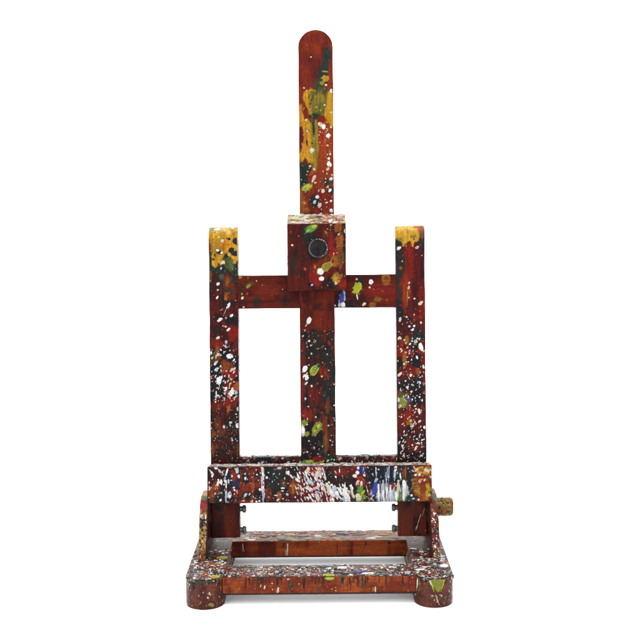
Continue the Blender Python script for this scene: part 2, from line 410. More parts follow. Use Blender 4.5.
put(stile, ss, [
    (309,320.5,3.8,2.2,65,'white'), (306.2,325.2,1.6,.7,60,'pink'), (305,330.4,1.5,.5,60,'pink'), (303,336,1.2,.7,40,'pale'), (309.2,341,1.2,1.1,0,'white'), (311,345.4,1,.9,0,'pale'), (309.2,335.6,.7,.7,0,'teal'), (311.4,353.6,.9,1.1,0,'pale'), (306.6,343.6,1,.7,30,'orange'), (314.5,342,1.4,1,0,'olive'), (324.5,331,1,.9,0,'orange'),
    (302,369.6,1.6,.8,30,'black'), (305,368.8,3.4,2.4,75,'white'), (306,377,3,2.1,100,'white',.3), (307,373.5,1.6,.8,80,'pink'), (306.2,383.4,1.9,1.1,45,'cream'), (308.8,365,1,.6,20,'pink'),
    (314.3,370.2,6.6,3.5,55,'lime'), (314.9,369.2,5.2,2.6,57,'leaf',.2), (312.6,372.4,2.4,1.4,60,'gold'), (318.2,365,1.6,1.3,20,'leaf',.4),
    (321.8,376.4,1,.9,0,'cream'), (311.6,386,1.1,1.2,0,'cream'), (311.5,353.8,.9,1,0,'pale'), (328.8,370.4,.9,.6,0,'pale'), (330.3,389.4,1,.7,-30,'pale'), (334.3,384.2,1.1,.8,-20,'white'), (334.4,405.4,1.1,.8,0,'white'), (305.4,398.8,1,1.4,0,'pale'), (310.2,395.8,1.2,.9,0,'orange'), (308.4,406.6,1,.8,0,'lilac'), (324.4,395.4,1.4,1.1,40,'teal'),
    (304,423,4,3,30,'olive'), (306.8,434,3.2,2.2,40,'olive'), (302.8,430.6,2.3,5.6,0,'cream'), (302.6,430.6,1.8,4.6,0,'white'),
    (316.8,428.4,6.6,4.2,50,'olive',.2), (318.2,426.4,2.6,1.5,50,'lime',.4), (315,430.6,1.8,1,40,'lime',.4), (316.4,428.6,1.4,.8,60,'green',.4), (307.2,418.8,1.4,1,80,'pink'), (307,424.6,1.1,.8,30,'cream'), (315.8,417,1.1,.9,40,'pale'), (328.5,425.6,1,.9,0,'pale'), (309,441,1.1,.9,0,'lilac'), (319.6,443.5,1.3,1,0,'wine'), (322.8,446.4,1.2,.9,0,'cream'), (307.4,452,1,1,0,'pale'), (330.4,440.4,1,.7,0,'pale'), (332,445,1,.7,30,'lilac'), (314,448,1.1,1.4,0,'lilac'), (318,454,.9,.8,0,'pink')])
put(stile, ss, [(310,462.4,4.4,2.2,10,'lime',.5), (303.5,463.5,2.6,1.6,30,'leaf',.4), (321,463.6,4.4,1.8,20,'gold',.5), (326,461,3,1.2,10,'cream',.4), (314.5,460,2,1.4,0,'red',.3)])
scatter(stile, ss, (301,328,336,465), 150, (.22,.75), {'pale':3,'cream':2,'black':3,'orange':2,'red':2,'white':2,'lilac':1})
scatter(stile, ss, (301,330,336,462), 60, (.5,2.0), {'black':5,'soot':4,'brown':3,'red':2,'green':1}, ang=(80,25), elong=(1,2.6), spikes=.5, rough=.5)
stile.build('centre_upright', M_GRAIN_Z, root, True)

# ================================================================== posts
RP = 11.0
def make_post(side):
    x0, x1 = (-120.0, -87.7) if side < 0 else (87.7, 120.0)
    lo, hi = (x0, 0.0, -241.0), (x1, 22.0, 105.0)
    def warp(V):
        f = np.maximum(sstep(4.0, 2.0, V[:, 1]), sstep(86, 92, V[:, 2]))
        round_corner(V, 1, 2, RP, hi[2]-RP, -1, 1, RP); round_corner(V, 1, 2, RP, hi[2]-RP, 1, 1, RP)
        return f
    def paint_l(px, py, V):
        c = mottle(V, (104,22,14), [((124,34,16), .1, .55, .08, (1,1,.6)), ((66,16,16), .12, .54, .08, (1,1,.5)), ((36,32,30), .14, .60, .06, (1,1,.6))], 50)
        def blend(c, y0, y1, d):
            t = sstep(y0, y1, py+3*(fbm(V, .2, 9)-.5)*4)[:, None]; return c*(1-t)+d*t
        c = blend(c, 335, 360, mottle(V, (100,24,18), [((40,22,22), .1, .48, .06, (1,1,.6)), ((24,26,28), .12, .5, .05, (1,1,.5)), ((126,30,22), .2, .64, .05, (1,1,.8))], 51))
        c = blend(c, 398, 412, mottle(V, (40,28,26), [((28,28,28), .12, .47, .07, (1,1,.8)), ((70,18,18), .16, .58, .06, (1,1,.6)), ((104,46,20), .3, .70, .04, (1,1,.8))], 52))
        c = blend(c, 500, 506, mottle(V, (98,30,18), [((120,40,22), .06, .5, .12, (1,1,.3)), ((70,22,16), .1, .6, .1, (1,1,.3))], 53))
        return patches(c, px, py, V, [
            (223,272,22,17,0,(36,44,40),.2,.6), (214,281,8,10,0,(60,24,18),.35,.6), (222,276.5,2.6,2.8,0,(40,92,76),.2,.4), (210,275,2,6,0,(110,70,40),.3,.6),
            (228.5,284,4.2,14,18,(128,42,14),.22,.35), (232,296,4,10,0,(110,34,16),.3,.4), (227.5,281.5,1.6,4,0,(140,84,30),.3,.6), (229.5,292,4,3.4,0,(66,48,30),.3,.6), (226,297,1.8,4.4,0,(176,74,22),.25,.5), (230.5,303.5,6,4,0,(48,24,20),.4,.5),
            (215,309,6,12,0,(92,22,18),.4,.5), (230,320,5.5,5,0,'black',.3,.6), (217.5,317,4,3.5,0,(44,20,20),.3,.6), (233,333,6,8,0,(140,26,22),.3,.4), (219,342,7,6,0,(132,30,20),.35,.5), (224,336,4,7,0,(60,18,18),.4,.5),
            (217.2,352,1.9,7,0,(156,80,28),.25,.4), (213,358,3,5,0,(48,60,34),.4,.5), (224,354,6,6,0,(26,26,28),.3,.6), (226.5,366,5,6,0,(142,66,20),.25,.7), (222.5,371,3,5,30,(150,64,20),.25,.6), (217.5,357,3,4,0,(128,52,20),.3,.6),
            (217,372,5,7,0,(22,24,28),.25,.6), (230,374,8,5,0,(130,28,24),.3,.6), (220,387,6,12,0,(24,28,32),.25,.6), (229,384,4.5,6,0,(112,24,22),.35,.6), (236,387,2.4,5,0,(166,84,34),.3,.6),
            (229,402,7,5,0,(134,28,22),.3,.6), (218,405,5,7,0,(110,34,18),.35,.5), (228.5,409,1.5,4.2,-8,(186,104,36),.2,.4), (217.5,424,3,6,0,(100,42,20),.3,.8), (221.5,433,4,4,0,(100,44,22),.3,.9), (213.2,434,1.8,3.5,0,(124,66,34),.3,.6), (213,451,2,6,0,(112,50,26),.3,.7), (238,450,1.5,7,0,(104,54,28),.3,.6),
            (222,262,17,10,0,(36,46,40),.3,.6),
            ('P',[(200,218),(245,218),(240,256),(236,263),(234,265.5),(232.5,262),(230,257),(226,253.5),(224,258),(223,263),(221.5,268),(219,263),(217,266),(215,268.5),(213,266),(211,262),(209.5,255),(206,240)],(216,160,30),.5,1.5),
            (223,230,13,4,0,(224,186,90),.5,.5), (221,246,9,4,10,(206,128,30),.4,.6), (216,248,6,8,0,(180,130,36),.4,.5),  # first patch paints in the overhead light on the rounded top
            (208.8,245,1.7,9,0,(130,36,20),.2,.4), (209.5,258,2.2,8,0,(40,50,36),.3,.4), (227,260,4.2,6,20,(92,96,40),.3,.6), (231,265,3,5,0,(90,104,60),.3,.6), (225.5,256,2,2,0,(40,46,34),.3,.5), (210.5,229,5,3,0,(150,164,120),.4,.5), (234,226.5,5,1.6,0,(186,120,110),.3,.6),
            (219,508,5,3,-25,(46,26,22),.3,.5), (233,516,2.4,14,0,(112,30,16),.4,.5)], 55)
    def paint_r(px, py, V):
        c = mottle(V, (98,20,18), [((124,32,18), .09, .52, .08, (1,1,.5)), ((70,18,24), .12, .58, .08, (1,1,.5)), ((38,32,34), .14, .64, .06, (1,1,.6))], 60)
        def blend(c, y0, y1, d):
            t = sstep(y0, y1, py+3*(fbm(V, .2, 9)-.5)*4)[:, None]; return c*(1-t)+d*t
        c = blend(c, 300, 340, mottle(V, (96,24,18), [((44,24,26), .12, .52, .06, (1,1,.6)), ((28,30,34), .12, .56, .05, (1,1,.5)), ((128,40,20), .2, .62, .05, (1,1,.8))], 61))
        c = blend(c, 415, 440, mottle(V, (64,22,20), [((26,24,28), .14, .46, .06, (1,1,.6)), ((100,44,22), .3, .68, .04, (1,1,.8))], 62))
        c = blend(c, 498, 503, mottle(V, (106,38,20), [((120,44,24), .06, .5, .12, (1,1,.3)), ((60,22,18), .1, .6, .1, (1,1,.3))], 63))
        return patches(c, px, py, V, [
            (409,262,9,20,0,(128,28,16),.4,.4), (419,262,6,22,0,(88,18,22),.35,.4), (399.5,270,4.6,30,0,(42,44,42),.3,.4), (398,248,3.5,14,0,(34,44,42),.2,.4), (403,262,3,14,0,(52,44,36),.4,.6),
            (422.5,243,3,8,0,(44,56,56),.25,.4), (422,262,2,20,0,(64,20,28),.4,.3), (405,285,5,10,0,(130,34,18),.4,.5), (401,268,1.6,1.6,0,'orange',.3,.5),
            (406.5,291,4,14,0,(150,50,18),.35,.4), (399.5,312,4,10,0,(32,34,38),.25,.5), (413,306,6,8,0,(88,22,26),.4,.5), (417,334,5.5,10,15,(34,40,42),.25,.5), (413,343,4,5,0,(40,50,48),.3,.6), (406,330,8,7,0,(78,22,24),.4,.6), (403,355,6,7,0,(136,34,18),.35,.5),
            (407,340,2.6,4,0,(164,100,32),.2,.4), (404.8,360,2,9,0,(186,112,34),.2,.35), (408,352,3,6,0,(130,30,16),.4,.4), (421,310,2,16,0,(122,30,16),.3,.4), (423,365,2,14,0,(104,26,20),.3,.5),
            (417.5,371.5,3.4,3.2,0,(150,76,32),.2,.3), (400,361,3,5,0,(40,28,26),.4,.5), (412,385,12,8,0,(36,34,38),.35,.7), (418,397,8,9,0,(26,30,36),.3,.6), (409,372,7,6,0,(120,32,18),.35,.6),
            (403,401,5.6,7.5,0,(92,108,52),.22,.5), (406,418,6,8,0,(136,34,16),.35,.6), (400,420,4,12,0,(96,26,18),.4,.5), (420,420,6,10,0,(88,28,22),.35,.6), (410,422,3.4,2.6,20,(150,104,40),.3,.6), (411,444,5,6,0,(104,38,26),.35,.6), (403,440,4,5,0,(30,26,28),.35,.6), (421,445,4,7,0,(90,32,22),.35,.6),
            ('P',[(390,218),(430,218),(421,231),(419,238),(417,241.5),(414.5,242),(413.5,247),(411.5,245),(410,241),(407.5,243),(406.3,250),(404.8,244),(403.8,252),(402.4,244),(399,240.5),(393,237.5)],(220,166,48),.5,1.3), ('P',[(392,218),(421,218),(420,229),(412,230.5),(396,230)],(230,190,96),1.4,1.2),  # second polygon paints the overhead light on the roundover as paler yellow
            (401,239,4.5,2.6,0,(150,130,44),.4,.6), (409.8,250,2,7,0,(150,26,12),.2,.4), (421.5,232,2.4,6,0,(120,80,60),.3,.5),
            (413.5,236.5,3.2,1.4,15,(140,126,60),.35,.5), (420,229,3,5,-30,(170,96,60),.3,.6), (417,227,4,1.5,-15,(190,90,60),.25,.5)], 65)
    p = board(lo, hi, (.9, 3.4, .9), paint_l if side < 0 else paint_r, 70+side, warp=warp)
    sf = front_surf(0.0, (x0, lo[2]), (x1, hi[2]), (RP, hi[2]))
    def side_surf(xs, sg):
        return lambda u, v: ((xs, min(max(u, 2), 20), v), (sg, 0, 0))
    if side < 0:
        put(p, sf, [
            (229,239,1.5,1.4,0,'black'), (235.3,241,2.8,3.4,0,'black',.2), (231.2,250,3,2.4,20,'black',.2), (234.8,253.4,3.2,2.8,-20,'black'), (219.4,252.4,2.8,2,-20,'black'), (213.4,259.4,1.2,1.3,0,'brown'), (214.6,232.4,1,.6,0,'ochre'),
            (222.3,240.8,2,1.3,40,'cream'), (221,244.6,1.2,1,0,'yellow'), (217.6,250.4,1.6,1.2,-10,'white'), (221.7,252.8,1.4,1,40,'white'), (222.9,262.5,2.4,1.5,40,'cream',.2), (217,229,3,1.1,10,'white',.3), (213,239.4,.8,.7,0,'cream'), (219,237,.9,.8,0,'cream'), (221,268.5,1.4,.8,50,'pale'), (226.6,238.4,.7,1.2,0,'rust'), (216,245,.8,1.8,0,'olive'), (232.5,228,2,.9,0,'cream'), (224,229.5,1.6,.6,0,'cream'),
            (221.4,276.2,2.4,2.1,20,'teal'), (218,284,1.9,1.2,45,'white',.3), (217.8,290,1.2,.9,20,'pink'), (217.2,297.6,1.8,1,60,'white'), (228.4,282,1,2.4,-70,'ochre'), (225.4,298,2.6,1,80,'orange'),
            (228.4,305.6,3,1.5,58,'white'), (220,319.6,2.5,1.3,40,'white',.2), (231.6,315.6,2.1,1.2,35,'white'), (228.4,329.6,2.2,1.2,40,'white'), (225.6,326.6,1.3,.9,-10,'pink'), (223,326,.8,.7,0,'pink'), (226,318,.8,1,0,'lilac'), (214,317,.8,.8,0,'orange'),
            (218,337.8,2,1.4,30,'cream'), (226.2,342,1.4,1.8,0,'lilac'), (226.4,347,1.2,.8,0,'pink'), (210.6,353,1.9,1.5,70,'white'), (212.4,357.4,1.2,.9,0,'lime'), (217.6,355,2.4,1.3,35,'cream',.3), (229.6,356.2,2.6,2,20,'white',.5), (215.8,363,2.2,1.3,50,'pale',.3), (216.6,369.4,2.2,1.3,60,'pale',.3), (209.4,349.6,1.2,.9,20,'white'),
            (219.2,380,3.4,2.4,60,'white',.6), (219.5,378,2.8,.8,35,'white'), (231.4,370,2.2,1,50,'cream',.3), (234.2,368.8,1.8,.9,40,'cream',.3), (226.4,371,1.2,.8,30,'pink'), (229,376.4,1.5,.6,70,'cream'), (230.6,379,1.8,.6,100,'lime'), (228,381,1.6,.6,60,'cream'), (230.6,383.6,1.4,.6,60,'cream'),
            (225.5,389,2.5,1.6,65,'white'), (231.6,392.4,3.2,2,70,'white',.6), (236,392.6,1.6,1.8,0,'lilac'), (232.2,389,1.6,.9,80,'white'), (216.4,396,2,1.1,70,'pale',.4), (235,397.4,1.8,.8,50,'cream'), (218.4,395.6,1,.9,0,'white'), (224.8,393.6,1,.9,0,'cream'),
            (238,409,1.5,2,0,'pink'), (237.6,425.6,1.9,2.6,0,'white'), (230.6,422.6,1.2,1.2,0,'pale',.5), (224,426.8,1.2,1.8,0,'cream'), (232.4,440.2,1,1,0,'pale'), (218.2,408,1.2,1.2,0,'brown'), (228.6,408.6,1.3,3.2,-10,'orange')])
        drip(p, sf, 227, 308, 223, 316, .9, 'pink')
        scatter(p, sf, (209,345,237,402), 150, (.25,1.0), {'white':5,'pale':3,'black':3,'orange':2,'red':2,'cream':2})
        scatter(p, sf, (209,346,237,402), 28, (.4,1.1), {'white':6,'cream':2,'pale':1}, ang=(62,16), elong=(1.8,3.4))
        scatter(p, sf, (209,400,238,464), 70, (.2,.6), {'white':4,'cream':2,'orange':1,'lilac':1})
        scatter(p, sf, (209,250,237,285), 50, (.3,1.1), {'black':4,'green':3,'olive':2,'gold':1,'soot':4}, spikes=.4)
        scatter(p, sf, (209,265,237,345), 45, (.25,.8), {'cream':3,'orange':2,'black':3,'red':2,'green':1})
        scatter(p, sf, (210,400,238,462), 120, (.25,.8), {'ochre':3,'orange':3,'black':4,'green':1,'wine':2,'pale':1})
        scatter(p, sf, (209,227,237,262), 30, (.25,.8), {'cream':3,'orange':3,'ochre':2,'black':1})
        scatter(p, sf, (212,504,240,536), 10, (.2,.5), {'cream':1,'black':2})
    else:
        put(p, sf, [
            (398.9,248.2,2.7,1.7,45,'lilac'), (399.1,248,2.1,1.2,45,'white'), (417.1,247.4,2.2,1.3,35,'pink'), (409,282.8,1.3,1,50,'cream'), (408.7,287.6,2.1,1,75,'pink'), (414.5,298.6,1.1,1,0,'cream'), (408.6,297.6,1,.7,0,'cream'), (420.6,303.2,2.7,1.6,45,'cream'),
            (406.6,317,1.1,1,0,'cream'), (414.2,314.6,.9,.8,0,'pink'), (410.2,321.6,1,.7,0,'orange'), (420,311,.9,.7,0,'orange'), (420,317,.7,.7,0,'orange'), (414.6,320,.7,.7,0,'orange'), (421,322.6,1.1,1,0,'white'), (409.4,326.4,1.2,1,0,'white'), (414.2,326,1.4,1,50,'white'), (412.9,329.6,1.5,1.1,50,'white'), (400,319.4,2,1.1,80,'pale',.3), (399.1,338,2,1.2,45,'cream'), (406.6,322.6,.8,.6,0,'black'),
            (412,341,1.1,1,0,'pale'), (410,344,1.4,.8,50,'white'), (415.6,341.2,2,1.3,50,'pale',.4), (417.5,338.5,1,.8,0,'white'), (415,344,1.6,1,0,'olive'), (421,347,4.6,2,-75,'white'), (401,349.2,1.1,1,0,'cream'), (406,352.4,1.1,.9,0,'pink'), (409.6,350.8,1.2,.8,40,'lilac'), (409.2,353.2,1.2,.5,60,'pale'), (417,357.4,2,1,-70,'white'), (421.2,360.6,1.2,.8,20,'orange'), (416.6,351.6,1.2,.7,-20,'orange'), (397.5,361,1.2,.8,0,'cream'),
            (399.6,374.4,3.2,1.3,45,'cream',.3), (397.6,381.4,1.2,1.6,0,'blue'), (409.4,399.8,1.2,3,0,'blue'), (409.6,399.8,2.4,1,0,'blue'), (402.5,402.5,4.2,4.6,0,'olive',.3), (400,406.4,2.4,1.2,50,'cream'), (398.6,400,1.3,2.4,10,'cream'), (402.6,395,2.6,1.6,30,'green'), (419.2,411.2,3,1.2,100,'white'), (416,409,1.2,.8,0,'cream'), (424.6,427.4,1.5,1.6,0,'white'), (415,406,1.2,.7,40,'white'), (411,375.4,1.6,1,50,'white'), (420,382.6,1.6,.8,100,'white'), (423.8,367.6,1.1,1,0,'white'), (405.5,381,1,.7,30,'white'), (407.6,387,1.6,.8,50,'white'), (411.5,391.5,1.2,1,0,'cream'), (419.6,397,1,.9,0,'white'), (409.5,420.5,2.4,.8,50,'ochre',.4), (411,425,1.2,2.2,0,'gold'), (407,423,.8,2.2,0,'ochre'), (401.4,417,1,1,0,'cream'), (412,426.4,2,1,20,'pale',.3), (419.6,421.4,2,1,40,'cream'), (416,448,2.6,1.1,55,'white'), (402.5,447,1,3,20,'pink'), (417,439,1,.8,0,'white'), (422,440,1.1,.8,60,'white')])
        drip(p, sf, 408, 289, 406.8, 308, 1.5, 'ochre'); drip(p, sf, 407.2, 291, 407.4, 301, .8, 'gold'); drip(p, sf, 405.5, 353, 404, 369, 2.4, 'ochre')
        scatter(p, sf, (398,308,424,362), 50, (.25,.75), {'white':4,'pink':2,'orange':3,'black':2,'pale':2})
        scatter(p, sf, (399,362,425,462), 190, (.3,1.0), {'white':6,'cream':3,'pale':2,'black':4,'orange':2,'ochre':1,'lilac':1}, elong=(1,2.4))
        scatter(p, sf, (398,330,424,464), 60, (.35,1.0), {'white':6,'cream':2,'pink':1}, ang=(66,18), elong=(1.6,3.2))
        scatter(p, sf, (396,238,423,256), 30, (.3,.9), {'black':4,'green':2,'olive':1,'soot':3,'red':2}, spikes=.4)
        scatter(p, sf, (398,240,423,308), 30, (.2,.6), {'orange':3,'cream':2,'black':2,'red':2})
        scatter(p, sf, (398,503,428,536), 12, (.2,.6), {'cream':2,'black':2})
        drip(p, sf, 421, 514, 417, 526, 1, 'pink'); drip(p, sf, 417.5, 525, 415.5, 531, 1.2, 'pink'); drip(p, sf, 424.5, 508, 422, 517, .6, 'pink')
    for xs, sg in ((x0, -1), (x1, 1)):
        scatter(p, side_surf(xs, sg), (2,-235,20,90), 90, (.4,1.6), {'white':3,'black':3,'orange':2,'cream':2,'olive':1,'gold':1})
    o = p.build('post', M_GRAIN_Z, root, True)
    o['label'] = 'side post with a rounded yellow top, yellow reaching further down and dotted black' if side < 0 else 'side post with a rounded pale yellow top and dark red face below'
    return o, (x0, x1)
post_l, xl = make_post(-1)
post_r, xr = make_post(1)

# ================================================================== crossbars of the frame
def cross_paint(px, py, V):
    c = mottle(V, (88,22,12), [((100,28,12), .07, .5, .1, (.4,1,1)), ((74,18,16), .1, .56, .08, (.6,1,1))], 80)
    return patches(c, px, py, V, [
        (257,301,3.4,6,-15,(46,36,30),.3,.5), (285,300,2.2,6,0,(44,32,28),.35,.5), (241,290,3,6,0,(70,34,20),.4,.6), (268,290,14,8,0,(116,34,14),.5,.4),
        (352,304,8,4.5,0,'black',.25,.6), (360,281,3.5,3.5,0,(34,40,42),.25,.5), (340,300,7,9,0,(44,20,20),.35,.5), (383,292,14,10,0,(124,30,16),.4,.5), (358,300,6,6,0,(60,24,20),.4,.5),
        (386,279.5,4.2,5.4,0,(150,92,28),.14,.2), (386.4,278,1.6,2,0,(120,60,24),.3,.4), (378,299,4,2.8,15,(142,90,28),.18,.4), (372.5,305,3.2,3,-15,(142,90,28),.18,.4), (250,284,3,2,20,(84,70,34),.3,.5)], 82)
clo, chi = (-90, .5, 13.2), (90, 17.5, 50.2)
cb = board(clo, chi, (.9, 4, .9), cross_paint, 83)
cs = front_surf(.5, (-88, clo[2]), (88, chi[2]))
put(cb, cs, [
    (342,298.6,7.4,2.9,78,'lilac',.2), (341.8,297.6,6,2.4,78,'blue',.2), (343.2,304.6,2.8,1.9,90,'white',.2), (339.6,305.4,1.8,1.2,60,'pale'), (334.8,305.5,1,1,0,'white'),
    (357.3,288,4.6,3.8,100,'lime',.3), (353.8,291.4,2.2,1.2,30,'lime'), (359.8,284.8,1.8,2.4,0,'lime'), (357.2,296.6,3.4,.8,-80,'cream'), (359.4,294.2,1,1.2,0,'orange'), (356.6,279.2,1,1.2,0,'pink'), (371,282,2.6,2.1,60,'white'), (369.6,287.4,1.1,1.1,0,'cream'), (364,304.2,2.4,1.3,40,'cream'), (387,300.2,1,.9,0,'orange'), (382.3,291,.9,.8,0,'orange'), (359.4,294,.8,.8,0,'rust'),
    (248.4,286.2,2.6,1.6,40,'olive'), (240.5,277,2,1.5,40,'olive'), (248,278,1,.9,0,'orange'), (242.4,298,1.7,1.2,70,'cream'), (242,294,1.1,1,0,'gold'), (247.4,293.6,1.3,.9,50,'orange'), (243.6,307,1.1,.9,0,'pink'), (256.5,281,.7,.8,0,'pink')])
scatter(cb, cs, (239,276,398,308), 50, (.2,.55), {'orange':3,'cream':1,'black':3,'red':2})
cb.build('crossbar', M_GRAIN_X, root, True)
def low_paint(px, py, V):
    return mottle(V, (76,26,18), [('black', .12, .5, .05, (1,1,1)), ((150,130,130), .3, .64, .04, (1,1,1)), ((110,34,24), .2, .6, .06, (1,1,1))], 90)
llo, lhi = (-90, .5, -188), (90, 17.5, -151.6)
lb = board(llo, lhi, (1, 3, 1.2), low_paint, 91)
ls_ = front_surf(.5, (-88, llo[2]), (88, lhi[2]))
scatter(lb, ls_, (240,456,398,466), 260, (.4,1.5), {'white':3,'black':7,'wine':3,'pale':1,'green':2,'cream':1,'brown':3}, elong=(1,2.5))
scatter(lb, lambda u, v: ((u, min(max(v, 2), 16), lhi[2]), (0, 0, 1)), (-88,2,88,16), 260, (.7,2.4), {'white':3,'black':4,'wine':2,'pale':2,'teal':2}, ang=(0, 60))
lb.build('crossbar', M_GRAIN_X, root, True)

# ================================================================== clamp block with its round cap
blo, bhi = (-32, -26, 32.3), (32, 24, 117.5)
def block_warp(V):
    m = V[:, 2] > 60
    yy = np.clip((V[:, 1]+26)/26, 0, 1)
    t = (V[:, 2]-60)/(bhi[2]-60)
    top = 104.8+(117.5-104.8)*yy
    V[m, 2] = (60+t*(top-60))[m]
    return np.ones(len(V))
def block_paint(px, py, V):
    c = mottle(V, (92,22,12), [((76,20,16), .08, .52, .08, (1,1,.7)), ((60,24,20), .12, .62, .07, (1,1,1))], 100)
    c = patches(c, px, py, V, [
        (309,236,6,9,0,(36,42,40),.25,.5), (318,248,12,11,0,(28,26,30),.3,.5), (293.5,264,4,9,0,(56,38,26),.4,.5), (296,253,3,5,0,(40,28,26),.4,.5), (334,244,7,14,0,(36,34,34),.3,.6), (314,284,9,6,0,(40,22,26),.3,.6), (345,240,3,14,0,(40,34,30),.3,.5),
        (330,243,5,12,0,(140,24,16),.3,.5), (334,252,6,6,0,(150,26,18),.25,.6), (322,264,12,5,30,(120,44,18),.35,.6), (316,277,6,9,0,(134,24,24),.3,.5), (331,283,5,6,0,(28,22,26),.3,.6), (326,236,4,6,0,(90,36,22),.35,.6),
        (338,228,4,5,0,(150,80,28),.2,.7), (340,240,3.6,9,0,(160,86,28),.2,.8), (336,262,3,7,-30,(156,84,28),.2,.7), (341,258,3,8,0,(110,70,30),.3,.7), (337,278,4,6,0,(160,110,36),.2,.6), (342,284,4,5,0,(140,30,14),.25,.5), (345,270,2,8,0,(96,24,22),.3,.4)], 102)
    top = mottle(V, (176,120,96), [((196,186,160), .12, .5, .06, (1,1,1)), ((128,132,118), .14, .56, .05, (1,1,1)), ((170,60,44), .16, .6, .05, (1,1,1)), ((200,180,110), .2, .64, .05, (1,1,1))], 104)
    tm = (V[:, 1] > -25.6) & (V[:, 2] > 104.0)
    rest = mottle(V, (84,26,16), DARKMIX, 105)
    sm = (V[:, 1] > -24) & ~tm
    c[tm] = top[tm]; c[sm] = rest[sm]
    return c
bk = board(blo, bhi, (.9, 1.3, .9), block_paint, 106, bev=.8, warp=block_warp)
bs = front_surf(-26, (blo[0], blo[2]), (bhi[0], 104.6))
put(bk, bs, [
    (311.4,228.4,7,4,25,'green'), (311.6,228.2,6.4,3.4,25,'leaf'), (314.5,226.4,3,1.8,20,'lime'), (308,231,2.4,.9,40,'lime'), (305.4,233.4,1.6,.6,10,'green'),
    (326.6,266.6,7.2,3.6,38,'gold'), (326.8,266.6,6.4,2.9,38,'olive'), (319.6,271.4,3.8,3,80,'olive'), (320.6,271.6,3.5,3,70,'white'), (321.6,278.6,2.5,2.3,0,'white'),
    (292.2,245.2,1.1,1.1,0,'cream'), (305.2,269,1.8,1.2,-60,'orange'), (312,285,1.2,1,40,'lilac'), (298.6,236,1.1,.6,0,'orange'), (291,232,.8,.5,0,'orange'), (315,267,.7,1.6,0,'gold'), (336.8,279.6,2.6,3.6,20,'gold',.4), (335.6,283,1.4,1.8,30,'cream'), (341,276,2.6,1.4,40,'ochre',.4), (326,232.5,2.2,1.4,-60,'ochre'), (331.4,222.8,3,2,10,'cream',.3), (345,231,1,2,0,'cream'), (338,246,2,1.2,40,'ochre',.4), (333,258,3.4,1.2,60,'ochre',.4)])
scatter(bk, bs, (326,226,345,288), 90, (.3,1.1), {'orange':3,'ochre':3,'black':4,'red':4,'gold':1,'cream':1}, spikes=.3)
scatter(bk, bs, (289,226,345,289), 50, (.2,.6), {'orange':3,'red':3,'black':3,'pink':1})
bt = lambda u, v: ((min(max(u,-31),31), min(max(v,-25),-1), 104.8+(v+26)/26*12.7), (0,-.44,.9))
scatter(bk, bt, (-31,-25,31,-1), 110, (.8,3.2), {'cream':4,'pink':3,'red':2,'olive':2,'gold':2,'pale':2,'orange':2,'white':2}, ang=(0,40), elong=(1,2.6))
put(bk, bt, [(-22,-12,6,3,5,'cream'), (-22,-12,4,2,5,'lime'), (3,-8,4,2.4,0,'teal'), (26,-17,5,2.4,0,'red')])
for xs, sg in ((-32,-1), (32,1)):
    scatter(bk, (lambda xs, sg: lambda u, v: ((xs, u, v), (sg,0,0)))(xs, sg), (-24,34,20,100), 60, (.5,2), {'white':3,'black':3,'orange':3,'olive':1,'red':2})
block = bk.build('clamp_block', M_GRAIN_Z, root, True)

def lathe(name, prof, mat, parent, loc, axis_dir, frame_local=True, colr=(60,40,30), n=40, mix=None, seed=1):
    """profile (distance along axis, radius) turned about axis_dir"""
    ad = Vector(axis_dir).normalized(); q = Vector((0,0,1)).rotation_difference(ad)
    V = []
    for (h, r) in prof:
        for i in range(n):
            t = 2*math.pi*i/n
            v = q @ Vector((r*math.cos(t), r*math.sin(t), h)); V.append((v.x+loc[0], v.y+loc[1], v.z+loc[2]))
    F = []
    for k in range(len(prof)-1):
        for i in range(n):
            j = (i+1) % n; F.append((k*n+i, k*n+j, (k+1)*n+j, (k+1)*n+i))
    V = np.array(V)
    p = Part(V, np.array(F), lambda V: mottle(V, colr, mix or [], seed))
    return p
def prof_disc(r, h, b=1.0):
    return [(0, r), (h-b, r), (h-b*.6, r-b*.1), (h-b*.25, r-b*.35), (h, r-b), (h, r*.5), (h, .01)]
kp = from_sheet(318.3, 248.2, -28)
cap = lathe('cap', [(0, 10.7), (2.0, 10.7), (2.7, 10.4), (3.0, 9.8), (2.7, 9.3), (1.9, 8.9)]+[(1.8+.02*k, 8.4-.7*k) for k in range(12)]+[(2.05, .01)], None, None, (kp[0], -26, kp[1]), (0,-1,0),
            colr=(56,44,42), mix=[((34,32,36), .16, .48, .08, (1,1,1)), ((50,44,44), .2, .62, .08, (1,1,1))], seed=5)
rr_ = np.hypot(cap.V[0][:, 0]-kp[0], cap.V[0][:, 2]-kp[1])
rim_ = sstep(9.0, 9.5, rr_)*(.08+.5*sstep(.38, .66, fbm(cap.V[0], .09, 77)))
cap.cols[0] = cap.cols[0]*(1-rim_[:, None]) + np.array(col(140,152,146))*rim_[:, None]  # glossy rim highlight mixed into the cap colour
cap_s = lambda u, v: ((kp[0]+u, -28.0, kp[1]-v), (0,-1,0))
for k in range(9):  # small glints of the rim highlight, laid on as pale blobs
    t = math.radians(random.uniform(-60, 100)); r = random.uniform(9.2, 10.1)
    blob(cap, lambda u, v: ((kp[0]+u, -29.0, kp[1]-v), (0,-1,0)), r*math.cos(t), -r*math.sin(t), random.uniform(.3,.8), .35, math.degrees(t)+90, pick({'white':4,'cream':2,'pale':3}))
scatter(cap, cap_s, (-5,-5,5,5), 3, (.3,.8), {'navy':3,'black':5,'teal':1,'wine':3})
cap.build('knob_cap', M_GRAIN_Z, block, True, 'round dark cap with a pale highlight painted round its rim')

